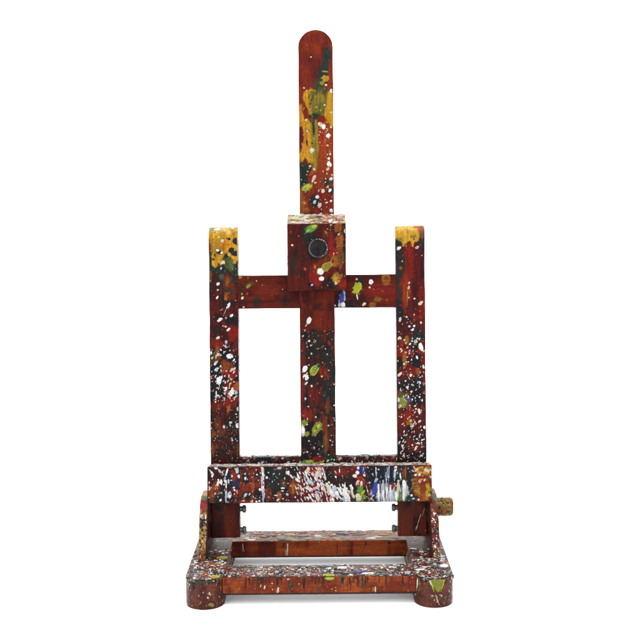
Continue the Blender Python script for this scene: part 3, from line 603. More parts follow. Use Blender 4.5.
# ================================================================== canvas ledge
elo, ehi = (-121.8, -22, -199.4), (124.0, -.8, -159.0)
O_ = [(0,)]
def ledge_paint(px, py, V):
    c = mottle(V, (92,26,18), [((124,44,18), .09, .52, .06, (1,1,.5)), ((36,26,28), .12, .5, .06, (1,1,.5)), ('black', .12, .54, .05, (1,1,.5)), ((130,28,18), .2, .64, .05, (1,1,.7))], 110)
    c = patches(c, px, py, V, [
        (213,485,6,16,0,(60,28,20),.4,.5), (217,490,9,9,35,(150,66,24),.25,.5), (213,498,5,5,0,(126,60,26),.3,.5), (233,492,14,9,-10,(26,30,34),.25,.5), (222,498,8,6,20,(34,36,32),.3,.5), (236.5,483,4,5,0,(36,42,92),.3,.4), (229,480,4,5,0,(24,44,60),.3,.6), (234,476,2.5,5,0,(140,50,26),.3,.6),
        (238,494,5,4,30,(140,34,22),.25,.5), (252,485,12,18,0,(130,44,22),.3,.6), (246,478,3.5,6,0,(28,30,34),.2,.4), (247,496,5,4,0,(30,34,34),.25,.5), (257,475,3,5,0,(40,30,28),.3,.5), (258,495,5,7,0,(30,32,34),.25,.6), (253,485,1.2,9,0,(160,84,30),.3,.5),
        (277,481,10,15,0,(36,42,38),.2,.4), (281,494,8,6,0,(40,32,30),.35,.6), (268,493,4,7,0,(120,50,28),.3,.6), (279,496,2.4,4,0,(150,84,40),.25,.5), (284,483,3,4,0,(104,60,30),.35,.6),
        (294,487,5,9,0,(136,62,24),.3,.4), (293,488,1.2,8,0,(176,112,50),.3,.5), (300,486,4,10,0,(140,82,40),.3,.6), (288,475,6,6,0,(44,34,30),.35,.6), (298,498,12,4,0,(84,26,30),.35,.5),
        (312,484,14,16,0,(108,24,22),.35,.5), (308,478,4,5,0,(30,42,58),.25,.6), (312,472,5,4,0,(150,50,22),.3,.6), (320,472,5,6,0,(160,90,60),.35,.6),
        (340,478,14,13,0,(52,30,28),.3,.5), (341,472,8,4,0,(130,44,24),.3,.6), (328,478,5,8,0,(40,28,28),.35,.6), (339,493,12,8,0,(28,34,34),.25,.6), (329,497,8,5,0,(112,28,24),.35,.6), (354,497,6,5,0,(60,50,36),.35,.6), (354,470,7,3,0,(110,34,24),.3,.6),
        (362,470.5,4.2,4,0,(58,44,130),.2,.4), (372,478,8,12,0,(28,30,36),.22,.4), (361,493,4.5,8,0,(120,160,60),.25,.6), (368,490,5,10,0,(74,40,34),.35,.6), (360,481,4,5,0,(150,50,36),.3,.6),
        (384,476,15,12,0,(28,32,46),.22,.35), (375,490,3.2,8,-10,(44,58,160),.18,.4), (387,494,14,9,0,(190,192,200),.2,.5), (393,487,4,4,0,(150,54,26),.25,.6), (396,479,3,4,0,(36,36,40),.3,.5),
        (401,475,4,7,0,(48,60,50),.3,.6), (405,474,2,6,0,(166,84,30),.25,.5), (400,497,3.4,5,0,(120,156,56),.22,.5), (409,480,4.6,18,0,(34,38,42),.2,.35), (404,492,4,8,0,(196,196,196),.25,.6), (410,499,4,4,0,(30,70,60),.3,.6),
        (423,483,10,18,0,(146,70,26),.2,.4), (416,487,3,9,20,(170,124,44),.25,.6), (429,490,2.6,10,-15,(196,160,44),.22,.5), (424,472,8,4,0,(190,140,60),.25,.7), (423,480,5,7,0,(128,44,18),.3,.5), (431,480,2,8,0,(110,30,16),.3,.4)], 112)
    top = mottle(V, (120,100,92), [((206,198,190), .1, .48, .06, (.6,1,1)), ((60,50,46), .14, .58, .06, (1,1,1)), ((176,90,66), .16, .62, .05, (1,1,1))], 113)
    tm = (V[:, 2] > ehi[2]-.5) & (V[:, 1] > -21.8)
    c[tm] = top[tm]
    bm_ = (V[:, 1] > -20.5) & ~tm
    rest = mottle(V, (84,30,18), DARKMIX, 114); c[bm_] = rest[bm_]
    return c
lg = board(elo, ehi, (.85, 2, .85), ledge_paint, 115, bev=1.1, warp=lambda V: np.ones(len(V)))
es = front_surf(-22, (elo[0], elo[2]), (ehi[0], ehi[2]))
WB = {'white':6}
# left third
put(lg, es, [
    (212,473,1.1,2.1,-70+90,'white'), (212.4,475.5,2.2,1,80,'white'), (209.5,488.5,2.4,1.1,80,'cream'), (217.9,483.5,3,1.1,80,'white'), (221.3,482,3,1.1,95,'white'), (216.5,485.5,1.4,.8,60,'cream'), (219.7,471,2.2,1.3,-60,'pink'), (222.3,473,1,1,0,'pink'), (226.8,472,4,1,75,'white'), (237.2,470.5,3.2,1.6,95,'pale'), (238.8,476.4,2,1.1,100,'white'),
    (228.6,481.5,2.2,1.1,90,'pale'), (231.4,480.4,1,.7,0,'pale'), (229.5,495,3.8,2,85,'pale'), (229.8,495.6,2.8,1.3,85,'white'), (234.2,490,1.3,1.2,0,'white'), (245.4,478.2,2,1.1,80,'pale'), (245.4,495.2,2.2,1.4,60,'pale'), (249.6,494.2,1.4,.8,60,'pale'), (257,474.6,1,.8,0,'pale'), (252,501.2,1.4,1.8,0,'pink'), (259.6,501,1.2,1,0,'white'), (241,483,1.2,.7,20,'orange'), (243.8,500.8,1.2,.9,0,'pink'), (260,489.5,1.3,1.2,0,'white'), (209.2,482.6,1.2,.8,80,'pink'), (216,468.2,2,1.1,-10,'white'), (229.5,467.8,3,.9,0,'orange'), (225,478,.9,1.2,0,'pale'), (236,483.5,3,2.2,0,'navy'), (247,477,2,4.4,0,'black'), (245.4,478.4,1.8,1,80,'white'), (257,478,2.4,3.4,0,'black'), (257,474.6,1,.8,0,'white')])
drip(lg, es, 226.2, 480, 226.2, 503, 1.6, 'white'); drip(lg, es, 224.6, 479.5, 226.4, 484, 1.8, 'white'); drip(lg, es, 226, 492, 225.7, 503, 2, 'lilac')
drip(lg, es, 262.4, 467, 263.2, 504, 2.6, 'white'); drip(lg, es, 262, 476, 262.6, 487, 2.6, 'lilac'); drip(lg, es, 263.4, 488, 263.2, 503, 3.2, 'lilac'); drip(lg, es, 261.8, 466.5, 264.2, 474, 2.6, 'cream')
scatter(lg, es, (208,467,412,503), 260, (.2,.6), {'white':6,'cream':3,'black':2}, ang=(-65,25), elong=(1.3,3))
scatter(lg, es, (208,467,262,503), 130, (.35,1.2), {'white':4,'black':4,'orange':3,'red':3,'cream':1,'teal':1,'ochre':1}, ang=(85,20), elong=(1,2.4))
scatter(lg, es, (262,468,288,503), 70, (.3,1.0), {'pale':4,'soot':5,'black':3,'brown':2,'cream':1}, ang=(60,30))
put(lg, es, [(266.8,477.6,1.4,1.2,0,'white'), (279.4,467.8,2.2,1.6,20,'lilac'), (282.8,488.2,2,.9,0,'white'), (282.4,491,1.6,.8,0,'pale'), (276,495.4,2,.6,0,'white'), (278,500,2,1,40,'cream'), (287.2,494.4,1.2,1.5,40,'pale'), (288.4,473,1.4,2.4,10,'white'), (291.5,476.5,2.6,.9,-50,'white'), (283,498.8,1,.8,0,'pale'), (268.5,472.6,.8,.8,0,'pale'), (274,473.8,1,.8,0,'pale'), (279.6,497,1.2,2.2,20,'orange'), (274.6,469.4,1.6,1.2,0,'rust')])
# white flecks slanting down to the right, thick from 296 to 345
for _ in range(250):
    x = random.uniform(295, 347); y = random.uniform(468, 503)
    if 324 < x < 350 and y < 485 and random.random() < .85: continue
    if x < 302 and random.random() < .5: continue
    blob(lg, es, x, y, random.uniform(.9, 2.4), random.uniform(.35, .8), random.gauss(-62, 14), pick({'white':9,'pink':1.5,'lilac':2,'cream':2}), .25)
put(lg, es, [(298.5,476.5,3,1,-60,'white'), (297,480,2.4,1.1,-50,'white'), (308.2,470,3,1.6,85,'cream'), (306,474,3.2,1,-70,'white'), (317.5,474.5,3.2,2.4,60,'cream',.3), (319.6,469,2.2,1.6,0,'pink',.3), (309.2,482,2.8,1.8,-40,'pale',.3), (312,483.5,2.4,1.7,-70,'pale'), (315,488.5,3.2,1.4,30,'pink',.3), (301,488,3,1,-70,'cream'), (310,496.5,3,1,-65,'white'), (317.8,496.4,3.6,1.6,-62,'cream'), (318.4,484.6,2.4,1.4,-60,'white')])
for (x, y, l, w, a, c_) in [(329,489,6,2.4,-75,'cream'), (332,493,5,2.2,-65,'white'), (334.5,490,5,2,-60,'pale'), (337.2,494,3.4,1.8,-60,'white'), (340,491,4.4,1.2,-62,'white'), (345.4,494,7.5,2.4,-84,'white'), (347.6,497,5,2,-70,'white'), (351.6,487.5,3.4,1.2,-60,'white'), (352.4,493,5.5,1.2,-70,'cream'), (349,492,2.4,1.5,-50,'pink'), (358.8,497,4,2,-70,'cream'), (357.4,482.6,3.2,1.2,62,'pink'), (361.4,484.5,3.4,1.2,80,'cream'), (354.8,476,2,1.8,0,'white'), (357.6,472.8,2,1.7,-30,'white'), (358.2,468,1.3,1.2,0,'white'), (364.4,475.4,1.4,.8,-50,'white'), (361.6,489.6,1.6,4,0,'leaf'), (362.8,493,3,1.4,60,'lime'), (364,497,1.6,2.4,0,'leaf'), (369.6,482.8,1,.9,0,'lilac'), (325.4,478.6,1.8,.9,80,'cream'), (333,499.5,2,1.2,-60,'white'), (325,491,3,1.2,-65,'pink'), (318,500,2,1,-60,'cream'), (343,499,1.8,1.2,-60,'pale')]:
    blob(lg, es, x, y, l, w, a, c_, .22, spikes=.25)
drip(lg, es, 374.5, 494, 368, 502, 1, 'cream'); drip(lg, es, 366, 485, 369, 496, .8, 'pink')
drip(lg, es, 361.5, 467, 361.2, 474, 3, 'navy'); drip(lg, es, 362.6, 467, 362.8, 474.5, 2, 'blue'); drip(lg, es, 363.8, 467, 363.6, 472, .8, 'lilac')
blob(lg, es, 375.2, 489, 7.5, 2.3, 80, 'blue', .3, spikes=.3); blob(lg, es, 376.2, 480, 3, 1.2, 60, 'pale', .3)
# long white runs 376-400
for (x, y0, y1, w, c_) in [(376,467,481,1.4,'pale'),(378.6,484,503,2.8,'white'),(381,488,503,2.4,'lilac'),(383.4,480,503,2.6,'pale'),(386,472,490,1.4,'lilac'),(386.6,487,503,2.8,'white'),(389,466,486,1.2,'pale'),(390.4,485,503,3.4,'white'),(393,490,503,3.2,'pale'),(396,492,503,3,'white'),(387.4,467,478,.8,'pale'),(398.6,480,499,3,'cream'),(403.4,480,503,3,'white'),(405.5,481,492,2,'white'),(395.5,466,474,2.8,'white'),(394.4,471,481,2.6,'pale'),(400.4,473,480,1.6,'white'),(383.2,490,503,3,'white'),(388.6,492,503,3,'lilac'),(393.6,486,497,2,'lilac'),(407.4,486,493,1.2,'pale')]:
    drip(lg, es, x+random.uniform(-.4,.4), y0, x+random.uniform(-.6,1.2), y1, w, c_)
for (x, y0, y1, w, c_) in [(384.6,467,486,1.6,'navy'),(380,484,492,1,'navy'),(385,490,500,.8,'navy'),(389.4,478,492,1.2,'black'),(392.6,468,482,2,'navy'),(399.6,490,502,2,'leaf'),(402,488,500,1,'green'),(393.5,484,488,2.4,'rust'),(405.6,467,480,1.6,'orange'),(404,470,480,1,'rust')]:
    drip(lg, es, x, y0, x+random.uniform(-.5,.5), y1, w, c_)
put(lg, es, [(378.6,469.4,1,.9,0,'cream'), (372.6,474,.9,.8,0,'pale'), (388,477,1,1,0,'pale'), (415.6,475,1.6,1,30,'white'), (419.6,474.6,1.9,1.2,60,'cream'), (420.2,480.6,2.2,1.4,55,'pink'), (424.6,480,1.6,1,60,'cream'), (411.6,495.4,1.3,1,-40,'white'), (413.4,498.6,1.4,1.1,0,'pale'), (418.6,499.6,1,1,0,'white'), (428,487,4,1.4,-65,'gold',.3), (428.2,486.5,1.6,1,-60,'lime'), (429.4,492.5,3,1,-60,'lime',.3), (414.8,486,4,1.4,60,'ochre',.3), (426.4,470,2.4,1.6,-30,'cream',.5), (421,468,3,1.2,10,'gold',.5), (424,497,2,4,0,'orange',.3), (416.5,470,2,1,40,'cream',.4), (431,470,1.4,1,0,'cream')])
scatter(lg, es, (364,467,412,503), 70, (.3,.9), {'white':4,'pale':3,'black':4,'navy':2,'leaf':1}, ang=(-80,20), elong=(1.2,3))
scatter(lg, es, (412,467,431,503), 80, (.35,1.3), {'orange':4,'gold':3,'ochre':4,'rust':4,'cream':1,'brown':3,'black':1}, ang=(70,30), elong=(1,2.4), spikes=.3)
# the light lip along the top edge
lt = lambda u, v: ((min(max(u, elo[0]+1), ehi[0]-1), min(max(v, -21.4), -2), ehi[2]), (0, -.25, .97))
scatter(lg, lt, (elo[0], -21.4, ehi[0], -2), 900, (.6,2.2), {'white':5,'cream':4,'pink':2,'pale':3,'red':1,'black':1,'rust':2,'gold':1,'lilac':1}, ang=(0,40), elong=(1,2.8))
scatter(lg, lambda u, v: ((min(max(u, elo[0]+1), ehi[0]-1), -21.75, ehi[2]-.25), (0,-.7,.7)), (elo[0], 0, ehi[0], 1), 150, (.5,1.6), {'white':5,'cream':4,'pink':2,'pale':2,'rust':2,'gold':1}, ang=(0,8), elong=(1.5,4))
lg.build('canvas_ledge', M_GRAIN_X, root, True)

# ================================================================== base
def surf_top(zt, x0, x1, y0, y1):
    return lambda u, v: ((min(max(u, x0), x1), min(max(v, y0), y1), zt), (0, 0, 1))
TOPMIX = {'white':9,'cream':3,'black':6,'soot':3,'teal':3,'red':4,'rust':6,'orange':4,'pale':1,'lime':1.2,'olive':1.6,'green':2,'blue':1,'lilac':.8,'pink':1,'wine':4,'gold':1.5}
def make_bar(y0, y1, z0, z1, seed, front_cols, topcols, topmix, ntop, bev=1.0):
    V, F = lattice_box((-99.5, y0, z0), (99.5, y1, z1), (1.2, 1.4, 1.0), bev)
    # undercut lower edge, as if planed away
    m = V[:, 2] < z0+3
    t = (z0+3-V[:, 2])/3
    f = m & (V[:, 1] < y0+12); V[f, 1] += (t*4.0*(1-(V[:, 1]-y0)/12))[f]
    def shade(V):
        c = mottle(V, *front_cols, seed)
        lip = V[:, 2] < z0+3.1; c[lip] = mottle(V, (58,26,28), [((44,20,24), .1, .5, .1, (1,1,1))], seed+2)[lip]  # shade under the bar painted in as a dark wine band
        tt = mottle(V, *topcols, seed+1); tm = (V[:, 2] > z1-.45)
        c[tm] = tt[tm]; return c
    p = Part(V, F, shade)
    ts = surf_top(z1, -98, 98, y0+.6, y1-.6)
    splash(p, ts, (-98, y0, 98, y1), ntop, (.45, 1.9), topmix)
    splash(p, ts, (-98, y0, 98, y1), ntop//2, (.3, .8), {'white':5,'cream':3,'black':3,'rust':2,'teal':1})
    return p
FRONTC = ((164,76,30), [((182,92,38), .05, .5, .12, (.5,1,1)), ((130,48,22), .08, .56, .1, (.8,1,.6)), ((108,40,22), .2, .68, .08, (1,1,.6))])
TOPC = ((74,34,26), [('black', .1, .48, .05, (1,1,1)), ((130,44,26), .12, .54, .05, (1,1,1)), ((40,62,54), .14, .6, .05, (1,1,1)), ((150,140,130), .3, .68, .04, (1,1,1))])
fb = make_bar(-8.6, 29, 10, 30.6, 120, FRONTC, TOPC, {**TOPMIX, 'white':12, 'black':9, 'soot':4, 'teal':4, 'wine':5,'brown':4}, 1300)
fs = lambda u, v: ((min(max(u,-97.5),97.5), -8.6, min(max(v, 13.5), 29.8)), (0,-1,0))
def X(px): return (px-317.8-2.4)/.976
def Z(py): return 30.6-(py-575.2)/.945
for (px, a, b, w, c_, dx) in [(247,577,589,1.4,'brown',-1.6),(246.6,574,582,1.2,'wine',.3),(259,571,582,3.2,'soot',0),(289,574,582,1.2,'soot',1.6),(291.8,580,592,2.8,'green',.4),(292,583,592,1.8,'soot',0),(305.6,577,589,1.5,'black',-.8),(319.6,585,592,2,'green',.2),(328.6,578,583,.8,'brown',0),(344,573,583,3.4,'soot',-.4),(352,579,590,1.3,'brown',-.8),(366.6,574,586,1.5,'black',-.8),(362,577,583,.8,'rust',0),(381,572,581,1.6,'orange',0),(359,575,584,.8,'wine',0),(410,575,590,.8,'wine',0),(277,576,586,.7,'brown',.6),(335,574,579,.9,'wine',0),(392,574,580,.8,'wine',-.4),(401,573,577,1.6,'wine',0)]:
    drip(fb, fs, X(px), Z(a), X(px+dx), Z(b), w/.95, c_)
for (px, py, rx, ry, a, c_) in [(265.4,585.6,2.2,.8,-75,'cream'),(278.6,588.4,3,1,-75,'cream'),(279,590,1.4,.8,-60,'pink'),(261.6,584,1.4,.7,-70,'pink'),(273,581.6,1,.7,0,'pink'),(262,592,1,.8,0,'pink'),(289.4,577.6,1.2,1,0,'white'),(376.2,588.8,3.2,.9,90,'cream'),(374,588.6,2.6,.5,90,'gold'),(336.4,586.4,1,.7,30,'gold'),(348,585.4,1.1,.7,-20,'orange'),(409.4,590.6,.9,.9,0,'orange'),(232,592,.7,.7,0,'cream'),(336.6,589.6,.7,.7,0,'pink')]:
    blob(fb, fs, X(px), Z(py), rx, ry, a, c_)
scatter(fb, fs, (-97,12,97,29), 150, (.2,.7), {'orange':4,'gold':2,'brown':4,'cream':2,'black':4,'green':1}, ang=(90,30))
for _ in range(60):
    u = random.uniform(-96, 96); ln = random.uniform(2, 13); drip(fb, fs, u, 29.9, u+random.uniform(-.8,.8), 29.9-ln, random.uniform(.6,1.6), pick({'soot':4,'wine':3,'rust':3,'black':2,'teal':1}))
put(fb, (lambda g: lambda u, v: g(u, v-9))(surf_top(30.6, -98, 98, -8, 28.4)), [(X(330.5), 4, 5.5, 3, 15, 'lime',.4), (X(331), 5, 3, 1.4, 15, 'gold',.4), (X(363), 14, 4, 1.6, -20, 'blue',.5), (X(359), 11, 2.4, 1.4, 30, 'blue',.5), (X(369), 8, 5.5, 1.8, -10, 'white',.6), (X(344), 26, 4, 2.6, 0, 'white',.6), (X(340), 12, 5, 3, 10, 'soot',.5), (X(350), 9, 6, 2.6, -10, 'soot',.5), (X(330), 30, 5, 3, 0, 'teal',.6), (X(322), 32, 4, 2, 0, 'teal',.6), (X(384), 4, 4, 2, 0, 'green',.6), (X(252), 30, 4, 2.4, 0, 'green',.6), (X(409), 10, 3, 2.4, 20, 'lilac',.5)])
put(fb, fs, [(X(330.5), 28.4, 4.6, 1.8, 0, 'lime')])
fb.build('base_crossbar', M_GRAIN_X, root, label='front crossbar of the base with white-flecked top and orange brown face')
RTOP = ((150,78,46), [((176,100,60), .08, .5, .08, (.6,1,1)), ((80,78,68), .12, .58, .06, (.7,1,1)), ((60,70,64), .14, .64, .05, (.7,1,1)), ((170,150,110), .16, .64, .05, (.7,1,1))])
RFRONT = ((144,58,24), [((166,74,28), .05, .5, .12, (.5,1,1)), ((100,32,18), .07, .56, .08, (1,1,.3))])
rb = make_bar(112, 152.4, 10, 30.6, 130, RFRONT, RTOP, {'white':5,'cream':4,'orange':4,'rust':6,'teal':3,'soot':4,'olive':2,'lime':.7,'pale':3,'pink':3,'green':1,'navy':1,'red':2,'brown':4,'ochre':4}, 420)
rs = lambda u, v: ((min(max(u,-97.5),97.5), 112.0, min(max(v, 13.5), 29.8)), (0,-1,0))
def XR(px): return (px-317.8-1.4)/.887
for (px, a, b, w, c_, dx) in [(242.6,28,18,1.2,'pink',0),(246.4,27,16,1,'rust',0),(284,29,22,2.2,'soot',-1),(287.6,28,12,1.4,'cream',-.8),(285.6,20,12,1,'pink',.4),(261,29,12,.7,'brown',0),(272,29,14,.8,'wine',0),(337,29,10,1,'wine',0),(352,29,10,1,'wine',0),(296,15,11,1.2,'gold',0),(366,29,24,2,'black',0),(389,29,26,3,'black',0)]:
    drip(rb, rs, XR(px), a, XR(px+dx), b, w, c_)
scatter(rb, rs, (-97,12,97,29), 50, (.2,.6), {'orange':3,'brown':4,'pink':1,'black':2}, ang=(90,30))
put(rb, surf_top(30.6, -98, 98, 113, 151), [(XR(x), y, a, b, r, c_, .6) for (x, y, a, b, r, c_) in [(289,136,5,3.4,0,'gold'),(293,133,3,2,0,'lime'),(284,116,6,3,0,'teal'),(281,119,4,3,0,'soot'),(342,138,5,3,0,'navy'),(347,135,3,2,0,'blue'),(251,117,4.5,2.6,0,'white'),(246,121,3,3,0,'cream'),(300,144,6,3,0,'rust'),(372,119,5,2.4,0,'white'),(378,123,5,2.4,0,'cream'),(360,134,6,2.6,0,'soot'),(355,140,4,2,0,'teal'),(270,132,5,2.6,0,'soot'),(263,128,4,2.4,0,'rust'),(309,120,4,2.4,0,'gold'),(318,128,5,3,0,'pale'),(325,122,5,3,0,'orange'),(333,132,5,3,0,'rust'),(385,132,7,3,0,'ochre'),(392,140,5,3,0,'gold'),(303,130,5,3,0,'teal'),(276,143,4,2.4,0,'orange'),(256,140,6,3,0,'rust')]])
rb.build('base_crossbar', M_GRAIN_X, root, label='rear crossbar of the base with brown, teal and cream mottled top')

RR = 19.85; XC = 117.9
def make_rail(side):
    x0, x1 = XC*side-RR, XC*side+RR
    lo, hi = (x0, -RR, 0), (x1, 182, 31)
    V, F = lattice_box(lo, hi, (1.1, 1.3, 1.1), 1.1)
    for sx in (-1, 1):
        round_corner(V, 0, 1, XC*side, 0, sx, -1, RR)
        round_corner(V, 0, 1, XC*side, hi[1]-RR, sx, 1, RR)
    def shade(V):
        c = mottle(V, (108,58,50), [((94,44,38), .06, .5, .1, (1,1,.5)), ((120,66,50), .1, .56, .08, (1,1,.5)), ((80,42,36), .16, .64, .06, (1,1,.6))], 140+side)
        t = mottle(V, (72,38,30), [('black', .12, .48, .05, (1,1,1)), ((136,50,30), .12, .54, .05, (1,1,1)), ((150,140,130), .3, .66, .04, (1,1,1))], 150+side)
        worn_sheen = mottle(V, (128,100,88), [((110,70,60), .08, .5, .1, (1,1,1)), ((150,130,118), .12, .56, .1, (1,1,1))], 160)  # greyish sheen of the worn rear top, put into its colour
        w = sstep(66, 76, V[:, 1]+6*(fbm(V, .1, 3)-.5))[:, None]
        t = t*(1-w) + worn_sheen*w
        if side < 0:
            t = patches(t, V[:, 0], -V[:, 1], V, [(-108,-62,12,12,0,(84,26,22),.3,.5), (-118,-34,16,8,0,(150,64,30),.3,.6), (-104,-38,8,6,0,(60,70,50),.3,.5)], 161)
        tm = V[:, 2] > 30.5; c[tm] = t[tm]
        return c
    p = Part(V, F, shade)
    def foot(u, v):      # u = angle in degrees from straight ahead, times the radius; v = height
        a = u/RR
        a = min(max(a, -1.55), 1.55)
        return (XC*side+RR*math.sin(a), -RR*math.cos(a), min(max(v, 1.5), 30.2)), (math.sin(a), -math.cos(a), 0)
    def top(u, v):
        dx = u-XC*side
        if v < 0:
            r = math.hypot(dx, v)
            if r > RR-1: dx *= (RR-1)/r; v *= (RR-1)/r
        dx = min(max(dx, -RR+1), RR-1)
        return (XC*side+dx, v, 31.0), (0, 0, 1)
    splash(p, top, (x0, -RR, x1, 42), 680, (.4,1.7), {**TOPMIX, 'white':15, 'black':14, 'soot':8} if side < 0 else {**TOPMIX, 'white':11, 'black':12, 'soot':7, 'wine':4})
    splash(p, top, (x0, -RR, x1, 60), 260, (.3,.8), {'white':6,'cream':3,'black':3,'rust':2})
    scatter(p, top, (x0, 40, x1, 80), 120, (.7,2.4), {'olive':2,'teal':2,'wine':3,'white':3 if side > 0 else 1,'rust':3,'black':3,'cream':2,'pale':2}, ang=(0,60), elong=(1,2.6), spikes=.3)
    scatter(p, top, (x0, 76, x1, 178), 60, (.5,2), {'olive':2,'white':2,'rust':3,'cream':2,'black':2,'wine':2}, ang=(0,60))
    # paint lapping over the rim of the foot, and small runs
    for _ in range(60):
        u = random.uniform(-28, 28); drip(p, foot, u, 30.4, u+random.uniform(-.6,.6), 30.4-random.uniform(.8, 4.0), random.uniform(1, 3), pick({'white':2,'soot':4,'green':2,'teal':2,'rust':3,'cream':1}))
    scatter(p, foot, (-28,2,28,28), 190, (.2,.8), {'rust':4,'olive':2,'brown':3,'cream':3,'white':1,'orange':2,'soot':3}, ang=(90,30), elong=(1,2.4))
    if side < 0:
        put(p, top, [(-105, -9, 7, 3.4, 20, 'lime'), (-108, -12, 4, 2, 10, 'gold'), (-104, 52, 8, 4, 5, 'olive'), (-103, 53, 5, 2, 5, 'lime'), (-112, 30, 8, 3, 0, 'orange'), (-98.8, 4, 1, 3, 0, 'pale')])
        for (u, v, rx, ry, a, c_) in [(6.5,17,2.2,.7,70,'cream'),(4.5,13,1.2,.9,40,'pale'),(-12,26,2,5,0,'soot'),(-8,30,14,1.2,0,'green'),(8,5,3,2,20,'olive'),(-3,8,2,.7,-60,'olive'),(-13,12,1.6,.6,60,'ochre'),(14,24,1.6,1,30,'rust'),(10,28,1,2.4,0,'brown'),(-17,24,2,.8,80,'orange'),(20,22,1,.5,0,'orange')]:
            blob(p, foot, u, v, rx, ry, a, c_)
        drip(p, foot, 17, 29, 19, 15, .8, 'wine'); drip(p, foot, -11, 30, -10.5, 20, 1.6, 'soot')
    else:
        rim = [(-5.5,30),(-1,30.2),(4,30.2),(9,30),(8.6,26),(7,21),(5,18),(3,16.4),(1,18),(-2,22),(-4,26)]
        p.fan(foot, rim, (2.5,25), .3, 'olive')
        drip(p, foot, -4.5, 30, -1.5, 17, 2, 'lime'); drip(p, foot, 9, 30, 5, 17, 1.6, 'lime'); drip(p, foot, -5.5, 29.5, -4.2, 24, 2.2, 'cream')
        drip(p, foot, 0, 14, 4, 3, 1.5, 'cream'); drip(p, foot, -.6, 15, 3, 5, .7, 'olive')
        drip(p, foot, -21.5, 28, -23, 14, 1.6, 'cream'); drip(p, foot, -20.5, 28, -21.5, 18, 1.2, 'white'); drip(p, foot, -17, 29, -16, 20, 1.4, 'ochre'); drip(p, foot, -18, 20, -19, 14, 1, 'olive'); drip(p, foot, -26, 16, -26.5, 7, 1.4, 'pale')
        scatter(p, foot, (4,3,26,14), 26, (.3,.9), {'olive':3,'cream':2,'pink':2,'gold':1}, ang=(70,40))
        put(p, top, [(110, 22, 5, 3, 20, 'wine'), (124, 12, 5, 3, -20, 'navy'), (131, 20, 4, 5, 60, 'white'), (105, 8, 5, 2, 0, 'white')])
    for xs, sg in ((x0, -1), (x1, 1)):
        scatter(p, (lambda xs, sg: lambda u, v: ((xs, u, v), (sg,0,0)))(xs, sg), (2,3,160,28), 110, (.5,1.8), {'white':3,'rust':4,'soot':4,'olive':2,'cream':2,'orange':2}, ang=(90,30), elong=(1,2.4))
    return p.build('side_rail', M_GRAIN_Y, root, label='side rail with rounded brown foot and small flecks' if side < 0 else 'side rail with rounded brown foot carrying an olive run of paint')
make_rail(-1); make_rail(1)

# ------------------------------------------------------------------ brackets on the rails
def make_bracket(side):
    x0, x1 = (120.6, 130.2) if side > 0 else (-130.2, -120.6)
    z0, z1 = 31.0, 90.0
    V, F = lattice_box((x0, 0, 0), (x1, 60, 62), (1.2, 1.0, 1.0), 1.6)
    V[:, 2] *= 59/62
    round_corner(V, 1, 2, 16, 43, -1, 1, 16); round_corner(V, 1, 2, 44, 43, 1, 1, 16)
    t = np.clip(V[:, 2]/62, 0, 1)
    front_y = 42 + 36*(t**.85); back_y = 146 - 22*t
    s = V[:, 1]/60
    V[:, 1] = front_y + (back_y-front_y)*s; V[:, 2] = z0+V[:, 2]*1.0
    if side < 0:
        colr = (196,146,76); mx = [('black', .14, .60, .04, (1,1,1)), ((130,60,36), .12, .64, .05, (1,1,1)), ((190,150,90), .25, .62, .05, (1,1,1)), ((60,60,40), .2, .66, .05, (1,1,1))]
        wts = {'black':5,'ochre':4,'gold':2,'orange':1,'cream':2,'soot':3,'white':1}
    else:
        colr = (104,50,34); mx = [('black', .14, .54, .05, (1,1,1)), ((150,80,40), .12, .56, .05, (1,1,1)), ((150,34,26), .25, .62, .05, (1,1,1)), ((150,150,130), .3, .68, .04, (1,1,1))]
        wts = {'white':4,'black':4,'orange':2,'red':3,'cream':2,'teal':1,'olive':1,'navy':1}
    def shade(V):
        c = mottle(V, colr, mx, 170+side)
        if side < 0: c = patches(c, V[:, 1], -V[:, 2], V, [(76,-84,9,5,0,(150,40,44),.3,.5), (48,-36,8,7,0,(150,84,34),.3,.5), (84,-92,9,4,0,(120,124,90),.3,.5)], 171)
        else: c = patches(c, V[:, 1], -V[:, 2], V, [(47,-37,7,6,0,(176,104,30),.25,.4), (80,-90,8,5,0,(120,124,110),.3,.5)], 172)
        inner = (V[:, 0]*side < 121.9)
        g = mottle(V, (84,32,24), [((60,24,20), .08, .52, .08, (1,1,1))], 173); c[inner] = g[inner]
        return c
    p = Part(V, F, shade)
    def edge(u, v):
        t = min(max((v-z0)/62, .03), .72); y = 42+36*(t**.85)
        return (min(max(u, x0+1.2), x1-1.2), y, z0+t*62), (0, -.9, .4)
    scatter(p, edge, (x0, z0, x1, z0+46), 170, (.4,1.5), wts, ang=(90,30), elong=(1,2.2), spikes=.3)
    def outer(u, v): return ((x1 if side > 0 else x0), u, v), (side, 0, 0)
    scatter(p, outer, (82,34,120,86), 150, (.5,2.2), wts, ang=(60,40), spikes=.3)
    o = p.build('side_bracket', M_GRAIN_Y, root, label='ochre and black bracket plate' if side < 0 else 'white and red flecked bracket plate holding the round knob')
    return o
bl = make_bracket(-1); br = make_bracket(1)
kn = lathe('k', [(-.5, 10)]+[(k, 10.25) for k in range(1, 15)]+[(15.4, 10.1), (16.6, 9.6), (17.4, 8.6), (17.8, 7), (17.8, 3), (17.8, .01)], None, None, (130.2, 88, 75.6), (1,0,0),
           colr=(138,92,44), mix=[((120,120,60), .16, .5, .06, (1,1,1)), ((70,60,40), .15, .56, .05, (1,1,1)), ((150,70,34), .2, .6, .05, (1,1,1)), ((170,140,70), .3, .64, .05, (1,1,1))], seed=9)
